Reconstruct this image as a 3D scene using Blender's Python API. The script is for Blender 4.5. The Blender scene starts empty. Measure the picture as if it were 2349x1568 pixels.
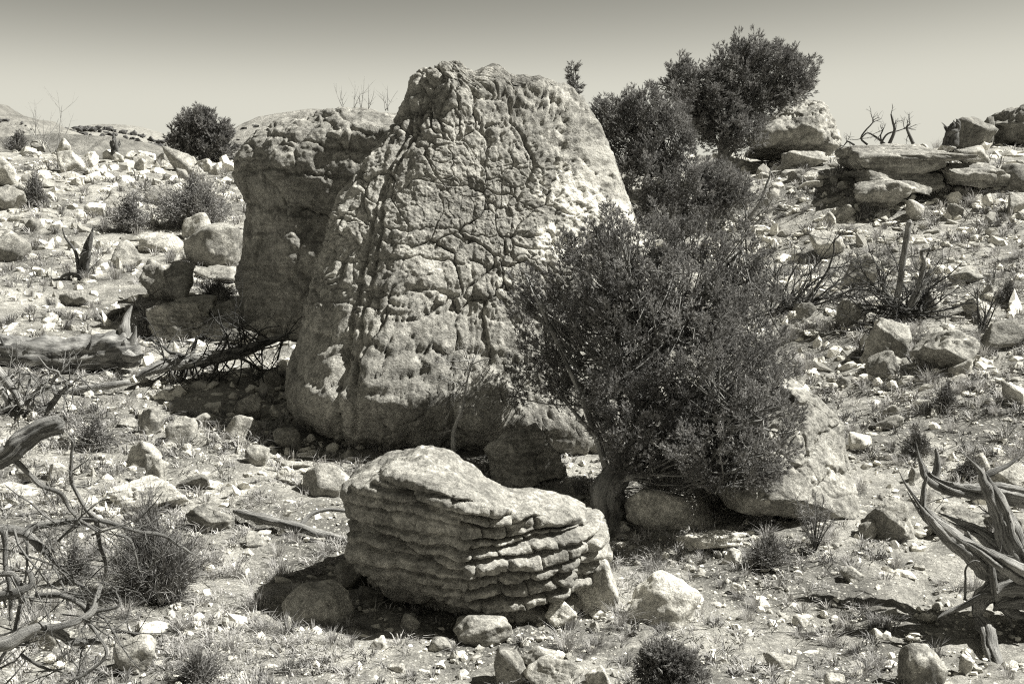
import bpy, bmesh, math, random
import numpy as np
from mathutils import Vector

SC = bpy.context.scene
COL = SC.collection

# ------------------------------------------------------------------ camera, sky, sun, exposure
CAM_H = 4.0
PITCH = math.radians(8.3)
cam_data = bpy.data.cameras.new('camera')
cam_data.lens = 40.0
cam_data.sensor_width = 36.0
cam_data.clip_end = 6000.0
cam_data.dof.use_dof = True
cam_data.dof.focus_distance = 16.0
cam_data.dof.aperture_fstop = 9.0
cam = bpy.data.objects.new('camera', cam_data)
COL.objects.link(cam)
cam.location = (0, 0, CAM_H)
cam.rotation_euler = (math.pi / 2 - PITCH, 0, 0)
SC.camera = cam

TO_SUN = Vector((0.70, 0.06, 0.84)).normalized()
SUN_EL = math.asin(TO_SUN.z)
world = bpy.data.worlds.new('World')
SC.world = world
world.use_nodes = True
wt = world.node_tree
wt.nodes.clear()
w_out = wt.nodes.new('ShaderNodeOutputWorld')
w_bg = wt.nodes.new('ShaderNodeBackground')
w_sky = wt.nodes.new('ShaderNodeTexSky')
w_sky.sky_type = 'NISHITA'
w_sky.sun_disc = False
w_sky.sun_elevation = SUN_EL
w_sky.sun_rotation = math.atan2(TO_SUN.x, TO_SUN.y)
w_sky.altitude = 1800
w_sky.air_density = 1.0
w_sky.dust_density = 0.6
w_sky.ozone_density = 1.0
# black-and-white film with a light red filter, then a warm-green tone
w_sep = wt.nodes.new('ShaderNodeSeparateColor')
def w_math(op, a, b=None):
    n = wt.nodes.new('ShaderNodeMath'); n.operation = op
    for i, v in enumerate((a, b)):
        if v is None: continue
        if isinstance(v, (int, float)): n.inputs[i].default_value = v
        else: wt.links.new(v, n.inputs[i])
    return n.outputs[0]
w_mul = wt.nodes.new('ShaderNodeVectorMath'); w_mul.operation = 'MULTIPLY'
w_mul.inputs[1].default_value = (1.0, 0.978, 0.85)
# film shoulder: the pale band above the horizon levels off instead of burning out
w_val = w_math('ADD', w_math('MULTIPLY', w_math('SUBTRACT', 1.0, w_math('EXPONENT', w_math('MULTIPLY', w_math('POWER', w_sep.outputs[0], 4.5), -0.0042))), 2.42), 0.66)  # the last term is a uniform sky glow added to fill the shadows
wt.links.new(w_sky.outputs[0], w_sep.inputs[0])
wt.links.new(w_val, w_mul.inputs[0])
wt.links.new(w_mul.outputs[0], w_bg.inputs[0])
w_bg.inputs[1].default_value = 0.10
wt.links.new(w_bg.outputs[0], w_out.inputs[0])

sun_data = bpy.data.lights.new('sun', 'SUN')
sun_data.energy = 5.0
sun_data.angle = math.radians(0.5)
sun_data.color = (1.0, 0.99, 0.94)
sun = bpy.data.objects.new('sun', sun_data)
COL.objects.link(sun)
sun.rotation_euler = (-TO_SUN).to_track_quat('-Z', 'Y').to_euler()
sun.location = (30, -10, 40)

SC.view_settings.view_transform = 'Standard'
SC.view_settings.look = 'None'
SC.view_settings.gamma = 1.0
SC.view_settings.exposure = 1.22
SC.render.engine = 'CYCLES'
SC.cycles.max_bounces = 6
SC.cycles.diffuse_bounces = 4
SC.cycles.use_denoising = False
SC.cycles.pixel_filter_type = 'BLACKMAN_HARRIS'
SC.cycles.filter_width = 1.2

# ------------------------------------------------------------------ picture <-> place
F = 2349 * 40.0 / 36.0
CP, SP = math.cos(PITCH), math.sin(PITCH)

def ray(px, py):
    xc = (px - 1174.5) / F
    yc = (784.0 - py) / F
    return xc, CP + SP * yc, CP * yc - SP      # direction for a forward step

def at(px, py, Y):
    x, y, z = ray(px, py)
    k = Y / y
    return Vector((x * k, Y, CAM_H + z * k))

def mpp(Y):                                     # metres per display pixel at distance Y
    return Y / CP / F

# ------------------------------------------------------------------ noise in numpy
def _h(ix, iy, iz, seed):
    n = (ix.astype(np.int64) * 374761393 + iy.astype(np.int64) * 668265263 + iz.astype(np.int64) * 2147483647 + seed * 1274126177) & 0xFFFFFFFF
    n = ((n ^ (n >> 13)) * 1274126177) & 0xFFFFFFFF
    n = ((n ^ (n >> 16)) * 2246822519) & 0xFFFFFFFF
    n = n ^ (n >> 15)
    return (n & 0xFFFFFF).astype(np.float64) / 16777216.0

def vnoise(P, seed=0):
    I = np.floor(P)
    f = P - I
    u = f * f * f * (f * (f * 6 - 15) + 10)
    I = I.astype(np.int64)
    x, y, z = I[:, 0], I[:, 1], I[:, 2]
    ux, uy, uz = u[:, 0], u[:, 1], u[:, 2]
    def L(a, b, t): return a + (b - a) * t
    c = [[[_h(x + i, y + j, z + k, seed) for k in (0, 1)] for j in (0, 1)] for i in (0, 1)]
    a = L(L(c[0][0][0], c[1][0][0], ux), L(c[0][1][0], c[1][1][0], ux), uy)
    b = L(L(c[0][0][1], c[1][0][1], ux), L(c[0][1][1], c[1][1][1], ux), uy)
    return L(a, b, uz) * 2 - 1

def fbm(P, octaves=4, seed=0, gain=0.5, lac=2.03):
    s = np.zeros(len(P)); a = 1.0
    Q = np.array(P, dtype=float)
    for o in range(octaves):
        s += a * vnoise(Q, seed + o * 17)
        Q = Q * lac + 3.7
        a *= gain
    return s

def worley(P, seed=0, jit=0.9, block=0.0):
    I = np.floor(P).astype(np.int64)
    f1 = np.full(len(P), 9.0); f2 = np.full(len(P), 9.0); cid = np.zeros(len(P))
    for i in (-1, 0, 1):
        for j in (-1, 0, 1):
            for k in (-1, 0, 1):
                cx, cy, cz = I[:, 0] + i, I[:, 1] + j, I[:, 2] + k
                h1 = _h(cx, cy, cz, seed)
                px = cx + 0.5 + jit * (h1 - 0.5)
                py = cy + 0.5 + jit * (_h(cx, cy, cz, seed + 1) - 0.5)
                pz = cz + 0.5 + jit * (_h(cx, cy, cz, seed + 2) - 0.5)
                ax_, ay_, az_ = P[:, 0] - px, P[:, 1] - py, P[:, 2] - pz
                d = np.sqrt(ax_ ** 2 + ay_ ** 2 + az_ ** 2)
                if block: d = d * (1 - block) + block * np.maximum(np.maximum(np.abs(ax_ + 0.3 * az_), np.abs(ay_)), np.abs(az_ - 0.3 * ax_)) * 1.15
                m = d < f1
                f2 = np.where(m, f1, np.minimum(f2, d))
                cid = np.where(m, h1, cid)
                f1 = np.where(m, d, f1)
    return f1, f2, cid

def sstep(a, b, x):
    t = np.clip((x - a) / (b - a), 0, 1)
    return t * t * (3 - 2 * t)

# ------------------------------------------------------------------ mesh helpers
def new_mesh(name, V, faces_list, smooth=True, uv=None):
    """faces_list: list of (n,3) or (n,4) int arrays; uv: per-vertex uv"""
    me = bpy.data.meshes.new(name)
    V = np.asarray(V, dtype=np.float32)
    nl = sum(f.size for f in faces_list)
    nf = sum(len(f) for f in faces_list)
    me.vertices.add(len(V)); me.vertices.foreach_set('co', V.ravel())
    me.loops.add(nl); me.polygons.add(nf)
    lv = np.concatenate([f.ravel() for f in faces_list]).astype(np.int32)
    sizes = np.concatenate([np.full(len(f), f.shape[1]) for f in faces_list])
    st = np.concatenate([[0], np.cumsum(sizes)[:-1]]).astype(np.int32)
    me.loops.foreach_set('vertex_index', lv)
    me.polygons.foreach_set('loop_start', st)
    if smooth:
        me.polygons.foreach_set('use_smooth', np.ones(nf, dtype=bool))
    else:
        me.polygons.foreach_set('use_smooth', np.zeros(nf, dtype=bool))
    if uv is not None:
        l = me.uv_layers.new(name='UVMap')
        l.data.foreach_set('uv', np.asarray(uv, dtype=np.float32)[lv].ravel())
    me.update(calc_edges=True)
    return me

def link(name, me, mat=None, parent=None, loc=(0, 0, 0), rz=0.0):
    o = bpy.data.objects.new(name, me)
    COL.objects.link(o)
    o.location = loc
    o.rotation_euler = (0, 0, rz)
    if mat is not None and me is not None and len(me.materials) == 0:
        me.materials.append(mat)
    if parent is not None:
        o.parent = parent
    return o

def tag(o, label, cat, group=None):
    o['label'] = label
    o['category'] = cat
    if group:
        o['group'] = group
    return o

def root(name, label, cat, loc, group=None):
    o = link(name, None, loc=loc)
    o.empty_display_size = 0.2
    return tag(o, label, cat, group)

_ICO = {}
def ico(level):
    if level not in _ICO:
        bm = bmesh.new()
        bmesh.ops.create_icosphere(bm, subdivisions=level + 1, radius=1.0)
        V = np.array([v.co[:] for v in bm.verts])
        Fc = np.array([[v.index for v in f.verts] for f in bm.faces], dtype=np.int32)
        bm.free()
        V /= np.linalg.norm(V, axis=1)[:, None]
        _ICO[level] = (V, Fc)
    return _ICO[level]

def vnormals(V, Fc):
    n = np.cross(V[Fc[:, 1]] - V[Fc[:, 0]], V[Fc[:, 2]] - V[Fc[:, 0]])
    N = np.zeros_like(V)
    for c in range(3):
        for k in range(3):
            N[:, c] += np.bincount(Fc[:, k], weights=n[:, c], minlength=len(V))
    return N / (np.linalg.norm(N, axis=1)[:, None] + 1e-12)

def gauge(D, normals, dist, p):
    """radius of a slightly rounded convex body bounded by planes n.x = d"""
    q = np.zeros(len(D))
    for n, d in zip(normals, dist):
        q += np.maximum(0, D @ n / d) ** p
    return q ** (-1.0 / p)

# ------------------------------------------------------------------ materials
TINT = (1.0, 0.966, 0.865)
class NT:
    def __init__(s, name):
        s.m = bpy.data.materials.new(name)
        s.m.use_nodes = True
        s.t = s.m.node_tree
        s.b = s.t.nodes['Principled BSDF']
        s.b.inputs['Roughness'].default_value = 0.92
        s.b.inputs['Specular IOR Level'].default_value = 0.15
    def n(s, kind, **kw):
        x = s.t.nodes.new(kind)
        for k, v in kw.items():
            setattr(x, k, v)
        return x
    def l(s, a, b):
        s.t.links.new(a, b)
    def coords(s, rnd=True, out='Object'):
        tc = s.n('ShaderNodeTexCoord')
        if not rnd:
            return tc.outputs[out]
        oi = s.n('ShaderNodeObjectInfo')
        mu = s.math('MULTIPLY', oi.outputs['Random'], 57.0)
        va = s.n('ShaderNodeVectorMath', operation='ADD')
        s.l(tc.outputs[out], va.inputs[0]); s.l(mu, va.inputs[1])
        return va.outputs[0]
    def math(s, op, a, b=None, c=None, clamp=False):
        x = s.n('ShaderNodeMath', operation=op)
        x.use_clamp = clamp
        for i, v in enumerate((a, b, c)):
            if v is None: continue
            if isinstance(v, (int, float)): x.inputs[i].default_value = v
            else: s.l(v, x.inputs[i])
        return x.outputs[0]
    def scale(s, vec, xyz):
        x = s.n('ShaderNodeVectorMath', operation='MULTIPLY')
        s.l(vec, x.inputs[0]); x.inputs[1].default_value = xyz
        return x.outputs[0]
    def noise(s, vec, sc, det=4, rough=0.55, dist=0.0):
        x = s.n('ShaderNodeTexNoise')
        s.l(vec, x.inputs['Vector'])
        x.inputs['Scale'].default_value = sc; x.inputs['Detail'].default_value = det
        x.inputs['Roughness'].default_value = rough; x.inputs['Distortion'].default_value = dist
        return x.outputs['Fac']
    def voro(s, vec, sc, feature='F1', out='Distance'):
        x = s.n('ShaderNodeTexVoronoi', feature=feature)
        s.l(vec, x.inputs['Vector']); x.inputs['Scale'].default_value = sc
        return x.outputs[out]
    def ramp(s, v, lo, hi, a=0.0, b=1.0):
        x = s.n('ShaderNodeMapRange', interpolation_type='SMOOTHSTEP')
        s.l(v, x.inputs[0])
        x.inputs[1].default_value = lo; x.inputs[2].default_value = hi
        x.inputs[3].default_value = a; x.inputs[4].default_value = b
        return x.outputs[0]
    def color(s, val, tint=TINT):
        x = s.n('ShaderNodeVectorMath', operation='MULTIPLY')
        s.l(val, x.inputs[0]); x.inputs[1].default_value = tint
        s.l(x.outputs[0], s.b.inputs['Base Color'])
    def bump(s, h, strength, dist, prev=None):
        x = s.n('ShaderNodeBump')
        x.inputs['Strength'].default_value = strength; x.inputs['Distance'].default_value = dist
        s.l(h, x.inputs['Height'])
        if prev is not None: s.l(prev, x.inputs['Normal'])
        return x.outputs[0]
    def done(s, nrm=None):
        if nrm is not None: s.l(nrm, s.b.inputs['Normal'])
        return s.m

def rock_material(name, lo, hi, pale=0.6, patch=1.4, spots=0.35, bump=0.8, bands=0.0, fine=1.0, marks=None, rnd=True):
    k = NT(name)
    v = k.coords(rnd)
    big = k.noise(v, patch, 5, 0.6, 0.4)
    base = k.ramp(big, 0.32, 0.68, lo, hi)
    mid = k.noise(v, 6.5 * fine, 6, 0.65)
    base = k.math('MULTIPLY', base, k.ramp(mid, 0.3, 0.7, 0.68, 1.28))
    base = k.math('MULTIPLY', base, k.ramp(k.noise(v, 26 * fine, 6, 0.75), 0.32, 0.68, 0.72, 1.24))
    base = k.math('MULTIPLY', base, k.ramp(k.noise(v, 75 * fine, 3, 0.7), 0.34, 0.66, 0.78, 1.2))
    # dark varnish and lichen in irregular spots
    sp = k.noise(v, 17 * fine, 5, 0.7)
    sm = k.math('MULTIPLY', k.ramp(sp, 0.56, 0.68), k.ramp(k.noise(v, 2.3, 3), 0.4, 0.6))
    base = k.math('MULTIPLY', base, k.math('SUBTRACT', 1.0, k.math('MULTIPLY', sm, spots)))
    # bleached patches
    pm = k.ramp(k.noise(v, 2.9, 6, 0.62, 0.6), 0.60, 0.70)
    pk = k.n('ShaderNodeMix')
    def mixf(fac, a, b):
        x = k.n('ShaderNodeMix')
        k.l(fac, x.inputs[0])
        for i, q in ((2, a), (3, b)):
            if isinstance(q, (int, float)): x.inputs[i].default_value = q
            else: k.l(q, x.inputs[i])
        return x.outputs[0]
    base = mixf(k.math('MULTIPLY', pm, 0.75), base, pale)
    if marks:
        for (cx, cy, cz, r, tone, amt) in marks:
            d = k.n('ShaderNodeVectorMath', operation='DISTANCE')
            k.l(v, d.inputs[0]); d.inputs[1].default_value = (cx, cy, cz)
            dd = k.math('ADD', d.outputs['Value'], k.math('MULTIPLY', k.math('SUBTRACT', k.noise(v, 2.6, 6, 0.68), 0.5), r * 2.6))
            base = mixf(k.math('MULTIPLY', k.ramp(dd, r * 0.75, r * 1.0, 1.0, 0.0), amt), base, tone)
    if bands:
        bn = k.noise(k.scale(v, (0.6, 0.6, 14.0)), 1.0, 4, 0.6, 0.3)
        base = k.math('MULTIPLY', base, k.ramp(bn, 0.3, 0.7, 1 - bands, 1 + bands))
    k.color(base)
    n1 = k.bump(k.noise(v, 9 * fine, 9, 0.68), bump, 0.05)
    n2 = k.bump(k.noise(v, 46 * fine, 5, 0.7), bump * 0.8, 0.014, n1)
    n3 = k.bump(k.voro(v, 30 * fine), bump * 0.35, 0.012, n2)
    return k.done(n3)

M = {}
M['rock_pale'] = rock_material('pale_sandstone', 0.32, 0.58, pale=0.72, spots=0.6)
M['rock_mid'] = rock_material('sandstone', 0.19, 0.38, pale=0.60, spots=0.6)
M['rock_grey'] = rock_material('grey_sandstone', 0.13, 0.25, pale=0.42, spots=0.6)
M['rock_white'] = rock_material('bleached_stone', 0.44, 0.66, pale=0.72, spots=0.3)
M['rock_band'] = rock_material('banded_sandstone', 0.17, 0.33, pale=0.50, bands=0.28, spots=0.5)

def ground_material():
    k = NT('stony_soil')
    v = k.coords(False)
    a = k.noise(v, 0.55, 6, 0.6, 0.5)
    b = k.noise(v, 3.2, 6, 0.65, 0.3)
    base = k.ramp(a, 0.37, 0.63, 0.17, 0.42)
    base = k.math('MULTIPLY', base, k.ramp(b, 0.3, 0.7, 0.66, 1.25))
    c = k.noise(v, 21, 5, 0.75)
    base = k.math('MULTIPLY', base, k.ramp(c, 0.3, 0.7, 0.62, 1.3))
    # fine gravel: each cell its own tone
    x = k.n('ShaderNodeTexVoronoi'); k.l(v, x.inputs['Vector']); x.inputs['Scale'].default_value = 26
    sx = k.n('ShaderNodeSeparateColor'); k.l(x.outputs['Color'], sx.inputs[0])
    peb = k.math('MULTIPLY', k.ramp(x.outputs['Distance'], 0.34, 0.42, 1.0, 0.0), k.ramp(sx.outputs[0], 0.5, 0.6))
    tone = k.ramp(sx.outputs[1], 0.0, 1.0, 0.30, 0.66)
    mx = k.n('ShaderNodeMix'); k.l(k.math('MULTIPLY', peb, 0.8), mx.inputs[0]); k.l(base, mx.inputs[2]); k.l(tone, mx.inputs[3])
    k.color(mx.outputs[0], TINT)
    h = k.math('ADD', k.math('MULTIPLY', peb, 0.6), c)
    n1 = k.bump(k.noise(v, 5.5, 8, 0.7), 0.9, 0.10)
    n2 = k.bump(h, 0.9, 0.03, n1)
    n3 = k.bump(k.noise(v, 70, 4, 0.7), 0.8, 0.012, n2)
    return k.done(n3)
M['ground'] = ground_material()

def wood_material(name, lo, hi, streak=24.0):
    k = NT(name)
    uv = k.coords(False, 'UV')
    v = k.coords(True)
    g = k.noise(k.scale(uv, (streak, 1.6, 1.0)), 1.0, 6, 0.7, 0.5)
    base = k.ramp(g, 0.30, 0.68, lo, hi)
    base = k.math('MULTIPLY', base, k.ramp(k.noise(v, 3.0, 4), 0.3, 0.7, 0.65, 1.25))
    k.color(base, (1.0, 0.98, 0.92))
    n1 = k.bump(g, 1.0, 0.03)
    n2 = k.bump(k.noise(v, 60, 4, 0.7), 0.5, 0.01, n1)
    return k.done(n2)
M['wood_dark'] = wood_material('charred_bark', 0.05, 0.17)
M['wood_mid'] = wood_material('weathered_wood', 0.10, 0.42)
M['wood_pale'] = wood_material('bleached_wood', 0.20, 0.52)
M['bark'] = wood_material('juniper_bark', 0.06, 0.30)
M['limb'] = wood_material('juniper_limb', 0.22, 0.50)

def leaf_material(name, lo, hi, trans=0.0):
    k = NT(name)
    v = k.coords(False)
    g = k.noise(v, 2.2, 3, 0.6)
    f = k.noise(v, 30.0, 2, 0.5)
    base = k.ramp(g, 0.3, 0.7, lo, hi)
    base = k.math('MULTIPLY', base, k.ramp(f, 0.3, 0.7, 0.6, 1.4))
    k.color(base, (1.0, 0.97, 0.92))
    k.b.inputs['Roughness'].default_value = 0.7
    if trans:
        tr = k.n('ShaderNodeBsdfTranslucent'); mx = k.n('ShaderNodeMixShader')
        k.l(k.b.inputs['Base Color'].links[0].from_socket, tr.inputs['Color'])
        mx.inputs[0].default_value = trans
        k.l(k.b.outputs[0], mx.inputs[1]); k.l(tr.outputs[0], mx.inputs[2])
        k.l(mx.outputs[0], k.t.nodes['Material Output'].inputs['Surface'])
    return k.done()
M['juniper'] = leaf_material('juniper_foliage', 0.12, 0.27, 0.3)
M['juniper_far'] = leaf_material('far_juniper_foliage', 0.05, 0.10)
M['sage'] = leaf_material('sagebrush_leaves', 0.15, 0.30, 0.25)
M['brush'] = leaf_material('grey_brush_twigs', 0.11, 0.24)
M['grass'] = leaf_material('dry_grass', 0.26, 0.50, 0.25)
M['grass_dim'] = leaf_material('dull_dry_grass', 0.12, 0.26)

# ------------------------------------------------------------------ terrain: one smooth height field through control points
_ctl = []
def C(x, y, z): _ctl.append((x, y, z))
for x in (-22, -11, -5, 0, 5, 11, 22):
    C(x, -6, 3.2 + 0.01 * abs(x)); C(x, 1.0, 2.2); C(x, 5, 0.75)
    C(x, 9, (0.05 if x < 0 else -0.12) + 0.006 * abs(x))
for x, z in ((-26, 0.9), (-12, 0.45), (-5, 0.15), (0, 0.0), (3.5, 0.05), (6, 0.35), (12, 1.4), (26, 2.6)): C(x, 14.5, z)
for x, z in ((-26, 1.5), (-12, 0.95), (-6, 0.7), (-1, 0.5), (4, 0.9), (8, 1.5), (14, 2.2), (28, 3.2)): C(x, 20, z)
for x, z in ((-30, 2.5), (-16, 2.0), (-9, 1.7), (-2, 1.7), (5, 2.2), (10, 2.9), (16, 3.4), (30, 4.2)): C(x, 28, z)
for x, z in ((6.0, 3.3), (8.0, 3.8), (10, 3.9), (13, 3.95)): C(x, 30.3, z)
for x, z in ((-34, 4.2), (-20, 3.7), (-12, 3.2), (-4, 3.0), (4, 3.7), (9, 4.1), (15, 4.5), (22, 4.9), (36, 5.6)): C(x, 36, z)
for x, z in ((-40, 5.8), (-24, 5.05), (-18, 4.62), (-10, 4.38), (-3, 4.1), (4, 4.5), (9, 4.75), (15, 4.85), (22, 5.25), (40, 6.2)): C(x, 42, z)
for x, z in ((-44, 5.9), (-22, 4.5), (-10, 4.0), (0, 3.7), (10, 4.4), (22, 4.6), (44, 5.4)): C(x, 52, z)
for x in (-60, -30, 0, 30, 60): C(x, 75, 2.0)
for x in (-70, -35, 0, 35, 70): C(x, 112, 1.0)
_ctl = np.array(_ctl)
def _rbf_fit(P, z):
    n = len(P)
    d = np.linalg.norm(P[:, None] - P[None], axis=2)
    K = np.where(d > 0, d * d * np.log(d + 1e-9), 0) + np.eye(n) * 2.0
    A = np.zeros((n + 3, n + 3))
    A[:n, :n] = K; A[:n, n] = 1; A[:n, n + 1:] = P; A[n, :n] = 1; A[n + 1:, :n] = P.T
    return np.linalg.solve(A, np.concatenate([z, np.zeros(3)]))
_w = _rbf_fit(_ctl[:, :2], _ctl[:, 2])
def _rbf(P):
    out = np.zeros(len(P))
    for i in range(len(_ctl)):
        d2 = (P[:, 0] - _ctl[i, 0]) ** 2 + (P[:, 1] - _ctl[i, 1]) ** 2
        out += _w[i] * 0.5 * d2 * np.log(d2 + 1e-12)
    n = len(_ctl)
    return out + _w[n] + P[:, 0] * _w[n + 1] + P[:, 1] * _w[n + 2]
GX0, GY0, GS = -72.0, -6.0, 0.2
_gx = np.arange(GX0, 72.01, GS); _gy = np.arange(GY0, 112.01, GS)
_XX, _YY = np.meshgrid(_gx, _gy)
_PP = np.stack([_XX.ravel(), _YY.ravel()], 1)
_Q = np.stack([_PP[:, 0] * 0.33, _PP[:, 1] * 0.33, np.zeros(len(_PP))], 1)
_ZZ = (_rbf(_PP) + 0.14 * fbm(_Q, 4, 5, 0.5) * sstep(3, 12, _PP[:, 1]) * (1 - sstep(55, 75, _PP[:, 1]))).reshape(_XX.shape)

def terr(x, y):
    x = np.atleast_1d(np.asarray(x, dtype=float)); y = np.atleast_1d(np.asarray(y, dtype=float))
    u = np.clip((x - GX0) / GS, 0, _ZZ.shape[1] - 1.001); v = np.clip((y - GY0) / GS, 0, _ZZ.shape[0] - 1.001)
    i = u.astype(int); j = v.astype(int); fu = u - i; fv = v - j
    return (_ZZ[j, i] * (1 - fu) * (1 - fv) + _ZZ[j, i + 1] * fu * (1 - fv) + _ZZ[j + 1, i] * (1 - fu) * fv + _ZZ[j + 1, i + 1] * fu * fv)

def tz(x, y): return float(terr(x, y)[0])

_steps = 4.5 * np.exp(np.linspace(0, math.log(60 / 4.5), 420))
def hits(px, py):
    """where the picture rays meet the ground; returns (n,3) and valid mask"""
    px = np.atleast_1d(np.asarray(px, dtype=float)); py = np.atleast_1d(np.asarray(py, dtype=float))
    xc = (px - 1174.5) / F; yc = (784.0 - py) / F
    dy = CP + SP * yc; dz = CP * yc - SP
    kx = xc / dy; kz = dz / dy
    Yh = np.full(len(px), np.nan); prev = np.zeros(len(px))
    for i, Y in enumerate(_steps):
        g = CAM_H + kz * Y - terr(kx * Y, np.full(len(px), Y))
        m = np.isnan(Yh) & (g <= 0)
        if i > 0 and m.any():
            y0 = _steps[i - 1]
            Yh[m] = y0 + (Y - y0) * prev[m] / (prev[m] - g[m] + 1e-9)
        prev = g
    ok = ~np.isnan(Yh)
    Yh = np.where(ok, Yh, 45.0)
    X = kx * Yh
    return np.stack([X, Yh, terr(X, Yh)], 1), ok

def hit(px, py):
    P, ok = hits([px], [py])
    return Vector(P[0])

def build_ground():
    nr, nc = 460, 350
    near = 2.0 * np.exp(np.linspace(0, math.log(70 / 2.0), nr))
    far = np.array([85, 110, 150, 220, 350, 600, 1000, 1800, 3500])
    back = np.array([-40, -20, -10, -5, -2, 0, 1, 1.6])
    Ys = np.concatenate([back, near, far])
    u = np.linspace(-1, 1, nc); u = np.sign(u) * np.abs(u) ** 1.15
    W = 5.0 + 0.72 * np.abs(Ys)
    W = np.where(Ys > 80, Ys * 1.2, W)
    X = u[None, :] * W[:, None]
    Y = np.repeat(Ys[:, None], nc, 1)
    x, y = X.ravel(), Y.ravel()
    z = terr(x, y)
    P2 = np.stack([x, y, np.zeros_like(x)], 1)
    fade = (1 - sstep(50, 70, y)) * sstep(0, 4, y)
    lump = 0.035 * fbm(P2 * 1.9, 4, 31, 0.55)
    f1, f2, cid = worley(P2 * np.array([5.5, 5.5, 1]) + np.array([0, 0, 0.5]), 77)
    lump += 0.035 * np.clip(f2 - f1, 0, 0.5) * (cid > 0.35) * 2 * cid
    f1, f2, cid = worley(P2 * np.array([12.0, 12.0, 1]) + np.array([0, 0, 0.5]), 78)
    lump += 0.022 * np.clip(f2 - f1, 0, 0.5) * (cid > 0.3) * 2 * cid
    z = z + lump * fade
    n = len(Ys)
    idx = np.arange(n * nc).reshape(n, nc)
    Fq = np.stack([idx[:-1, :-1].ravel(), idx[:-1, 1:].ravel(), idx[1:, 1:].ravel(), idx[1:, :-1].ravel()], 1)
    me = new_mesh('ground', np.stack([x, y, z], 1), [Fq], True)
    o = link('ground', me, M['ground'])
    o['kind'] = 'structure'
build_ground()

# ------------------------------------------------------------------ far hills
def hill_material(name, lo, hi, band):
    k = NT(name)
    v = k.coords(False)
    a = k.noise(v, 0.05, 6, 0.65, 0.3)
    base = k.ramp(a, 0.3, 0.7, lo, hi)
    if band:
        b = k.noise(k.scale(v, (0.004, 0.004, 0.33)), 1.0, 5, 0.6)
        base = k.math('MULTIPLY', base, k.ramp(b, 0.35, 0.65, 1 - band, 1 + band))
    base = k.math('MULTIPLY', base, k.ramp(k.noise(v, 0.7, 4, 0.7), 0.3, 0.7, 0.75, 1.25))
    k.color(base)
    return k.done(k.bump(k.noise(v, 0.25, 7, 0.7), 0.8, 2.0))

def hill(name, sky, Y, depth, base_py, mat, seed, rough=0.02, gully=0.0, nx=150, ny=26):
    """ridge whose crest runs along the traced skyline; falls to both sides"""
    sky = sorted(sky)
    pxs = np.array([s[0] for s in sky], dtype=float); pys = np.array([s[1] for s in sky], dtype=float)
    px = np.linspace(pxs[0], pxs[-1], nx)
    py = np.interp(px, pxs, pys)
    xc = (px - 1174.5) / F; yc = (784 - py) / F
    dy = CP + SP * yc; dz = CP * yc - SP
    X = xc / dy * Y
    Zc = CAM_H + dz / dy * Y
    Zb = np.full(nx, at(1174, base_py, Y)[2]) - 4
    t = np.linspace(-1, 1, ny)
    V = []
    for tt in t:
        prof = (1 - abs(tt)) ** 0.75 if tt < 0 else (1 - tt * 0.9)
        V.append(np.stack([X * (1 + 0 * tt), Y + tt * depth + np.zeros(nx), Zb + (Zc - Zb) * prof], 1))
    V = np.concatenate(V)
    H = (Zc - Zb).max()
    amp = np.repeat(1 - np.abs(t), nx) * 0 + 1
    edge = np.repeat(1 - np.exp(-((t) / 0.12) ** 2) * 0.7, nx)
    V[:, 2] += H * rough * fbm(V * (6.0 / depth), 5, seed) * edge
    if gully:
        V[:, 2] -= H * gully * np.abs(vnoise(V * np.array([14.0 / depth, 2.0 / depth, 0]), seed + 3)) * edge
    idx = np.arange(nx * ny).reshape(ny, nx)
    Fq = np.stack([idx[:-1, :-1].ravel(), idx[:-1, 1:].ravel(), idx[1:, 1:].ravel(), idx[1:, :-1].ravel()], 1)
    me = new_mesh(name, V, [Fq], True)
    o = link(name, me, mat); o['kind'] = 'structure'
    return V.reshape(ny, nx, 3)

def blobs_on(V, n, rng, smin, smax, face='front'):
    """shrub-sized rough clumps scattered over a hill grid"""
    ny, nx, _ = V.shape
    B, Fc = ico(0)
    Vs, Fs = [], []
    for i in range(n):
        r = rng.integers(int(ny * 0.12), int(ny * 0.44)); c = rng.integers(2, nx - 2)
        s = rng.uniform(smin, smax)
        q = B * (1 + 0.35 * rng.standard_normal((len(B), 1))) * s * np.array([rng.uniform(0.8, 1.6), 1, rng.uniform(0.5, 1.0)])
        p = V[r, c] + np.array([rng.uniform(-1, 1), rng.uniform(-1, 1), s * 0.5])
        Vs.append(q + p); Fs.append(Fc + i * len(B))
    return np.concatenate(Vs), np.concatenate(Fs)

hm_band = hill_material('banded_clay_slope', 0.15, 0.28, 0.3)
hm_dark = hill_material('scrubby_hillside', 0.20, 0.32, 0.05)
hm_mid = hill_material('bare_hillside', 0.17, 0.28, 0.08)
rng = np.random.default_rng(3)
h1 = hill('hill', [(-420, 205), (-200, 190), (-60, 205), (0, 231), (30, 243), (75, 263), (110, 270), (150, 288), (230, 310), (330, 345)], 210, 60, 380, hm_band, 11, 0.03, 0.10)
h2 = hill('hill', [(60, 330), (140, 292), (190, 286), (240, 280), (300, 283), (345, 293), (395, 305), (470, 330), (560, 372)], 380, 110, 390, hm_dark, 12, 0.03, 0.06)
h3 = hill('hill', [(440, 385), (520, 305), (560, 283), (600, 262), (640, 249), (720, 243), (860, 246), (960, 262), (1100, 300), (1250, 350), (1400, 390)], 160, 45, 400, hm_mid, 13, 0.03, 0.08)
h4 = hill('hill', [(-200, 300), (0, 310), (80, 300), (150, 296), (250, 303), (330, 318), (400, 345), (520, 385)], 110, 30, 395, hm_band, 14, 0.03, 0.08)
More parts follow.
